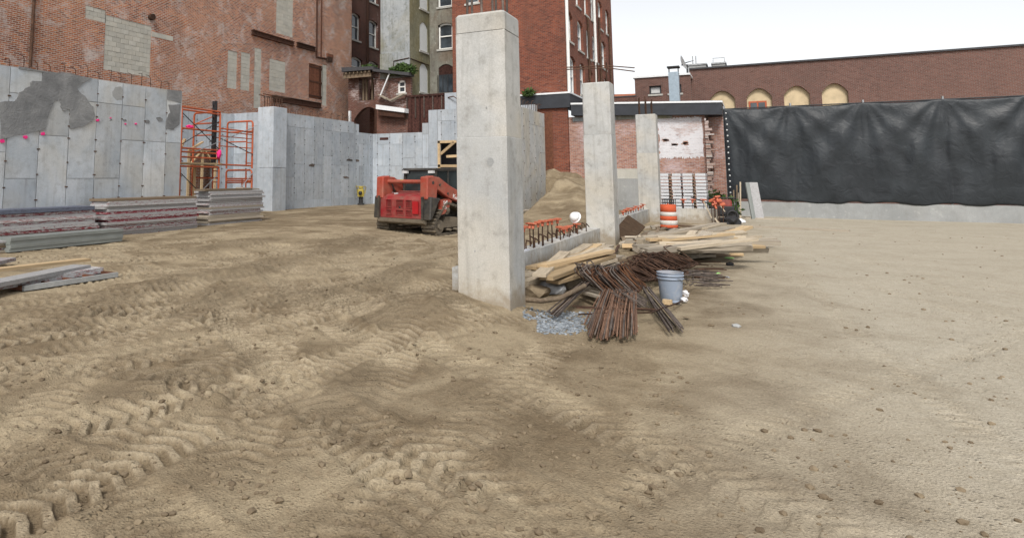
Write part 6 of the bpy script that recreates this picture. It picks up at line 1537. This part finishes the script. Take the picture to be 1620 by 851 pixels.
q = onX(1131, 308, 33.6); weed('green weed climbing the broken end of the brick wall', (33.6, q.y, q.z - .5), .25, .4, .8, 260)

# ------------------------------------------------------------------ rubble, gravel, clods
def stone_blob(s_, seed, flat=.65):
    r_ = random.Random(seed); bm = bmesh.new(); bmesh.ops.create_icosphere(bm, subdivisions=2, radius=s_)
    for v in bm.verts: v.co *= r_.uniform(.82, 1.14); v.co.z *= flat
    return bm
def rock(label, p, s_, mat, flat=.65, name='rubble_stone'):
    bm = stone_blob(s_, int(s_ * 1e4) + int(abs(p[0]) * 100), flat); m = bpy.data.meshes.new(name); bm.to_mesh(m); bm.free(); m.materials.append(M[mat])
    return tag(inst(name, m, None, (p[0], p[1], gz(p[0], p[1]) + s_ * flat * .5), (0, 0, rn.uniform(0, 6))), label, 'stone', 'rubble stones')
rock('brown rounded stone at the foot of the nearest column', G(839, 497), .07, 'clod'); rock('grey broken concrete lump under the front planks', G(872, 463), .2, 'stone', .5); rock('pale jagged concrete lump under the plank ends', G(900, 456), .19, 'conc_w', .7); rock('brown dirt lump in the hollow beside the nearest column', G(848, 468), .2, 'clod', .5)
rock('dark stone under the thick lumber end', G(865, 456), .22, 'conc_dark', .5); rock('pale stone at the bottom right of the yard', G(1125, 514), .035, 'clod', .5); rock('grey stone at the bottom right, right of the pale one', G(1165, 515), .05, 'conc_dark', .45); rock('whitish stone below the brown bar bundle', G(1003, 514), .05, 'conc_w', .4)
mb = MB(); mb.tube([G(833, 474, .12), G(856, 476, .13), G(885, 472, .16), G(905, 462, .2), G(925, 452, .25)], .03, 8); o = mb.build('hose', M['wood_old']); tag(o, 'brown hose curving under the planks beside the nearest column', 'hose')
def scatter(name, pts, sizes, mat, flat=.6):
    base = bmesh.new(); bmesh.ops.create_icosphere(base, subdivisions=1, radius=1); bv = np.array([v.co[:] for v in base.verts]); bf = np.array([[v.index for v in f.verts] for f in base.faces]); base.free()
    n = len(pts); rg = np.random.default_rng(3)
    V_ = bv[None] * rg.uniform(.7, 1.25, (n, len(bv), 1)) * np.asarray(sizes)[:, None, None]; V_[:, :, 2] *= flat
    an_ = rg.uniform(0, 6.28, n); c, s_ = np.cos(an_)[:, None], np.sin(an_)[:, None]; x, y = V_[:, :, 0].copy(), V_[:, :, 1].copy(); V_[:, :, 0] = c * x - s_ * y; V_[:, :, 1] = s_ * x + c * y
    V_ += np.asarray(pts)[:, None, :]; F_ = bf[None] + (np.arange(n) * len(bv))[:, None, None]
    m = bpy.data.meshes.new(name); m.from_pydata(V_.reshape(-1, 3).tolist(), [], F_.reshape(-1, 3).tolist()); m.materials.append(M[mat])
    return inst(name, m)
rg = np.random.default_rng(12)
gp = []
while len(gp) < 1900:
    px, py = rg.uniform(828, 965), rg.uniform(484, 530)
    if ((px - 872) / 62) ** 2 + ((py - 506) / 20) ** 2 > rg.uniform(.05, 1.6) + .8 * float(fbm(px * .06, py * .12, 3, 150)): continue
    if py < 486 + (px - 828) * .02 or (px < 850 and py > 505): continue
    g = G(px, py); gp.append((g.x, g.y))
gp = np.array(gp); z = gbase(gp[:, 0], gp[:, 1]) + gdetail(gp[:, 0], gp[:, 1])
sz = rg.uniform(.006, .019, len(gp))
tag(scatter('gravel', np.c_[gp, z + sz * .3], sz, 'gravel'), 'blue grey gravel spread at the foot of the nearest column', 'gravel', kind='stuff')
n = 9000; rr = np.exp(rg.uniform(math.log(2.6), math.log(26), n)); aa = HEAD + np.radians(rg.uniform(-46, 32, n)); cp = np.c_[rr * np.cos(aa), rr * np.sin(aa)]
keep = (cp[:, 1] > .055 * cp[:, 0] + .2 + .8 * rg.random(n)) | (rg.random(n) < .4); keep &= ~((cp[:, 0] > 7.5) & (cp[:, 0] < 8.5) & (cp[:, 1] > 2.4) & (cp[:, 1] < 3.4)); keep &= (cp[:, 1] < 15.1) & (fbm(cp[:, 0] * .6, cp[:, 1] * .6, 3, 140) > -.25)
cp = cp[keep]; z = gbase(cp[:, 0], cp[:, 1]) + gdetail(cp[:, 0], cp[:, 1]); sz = .005 + .022 * rg.random(len(cp)) ** 4
tag(scatter('dirt_clods', np.c_[cp, z + sz * .2], sz, 'clod'), 'small dirt clods and pebbles strewn over the churned ground', 'clods', kind='stuff')
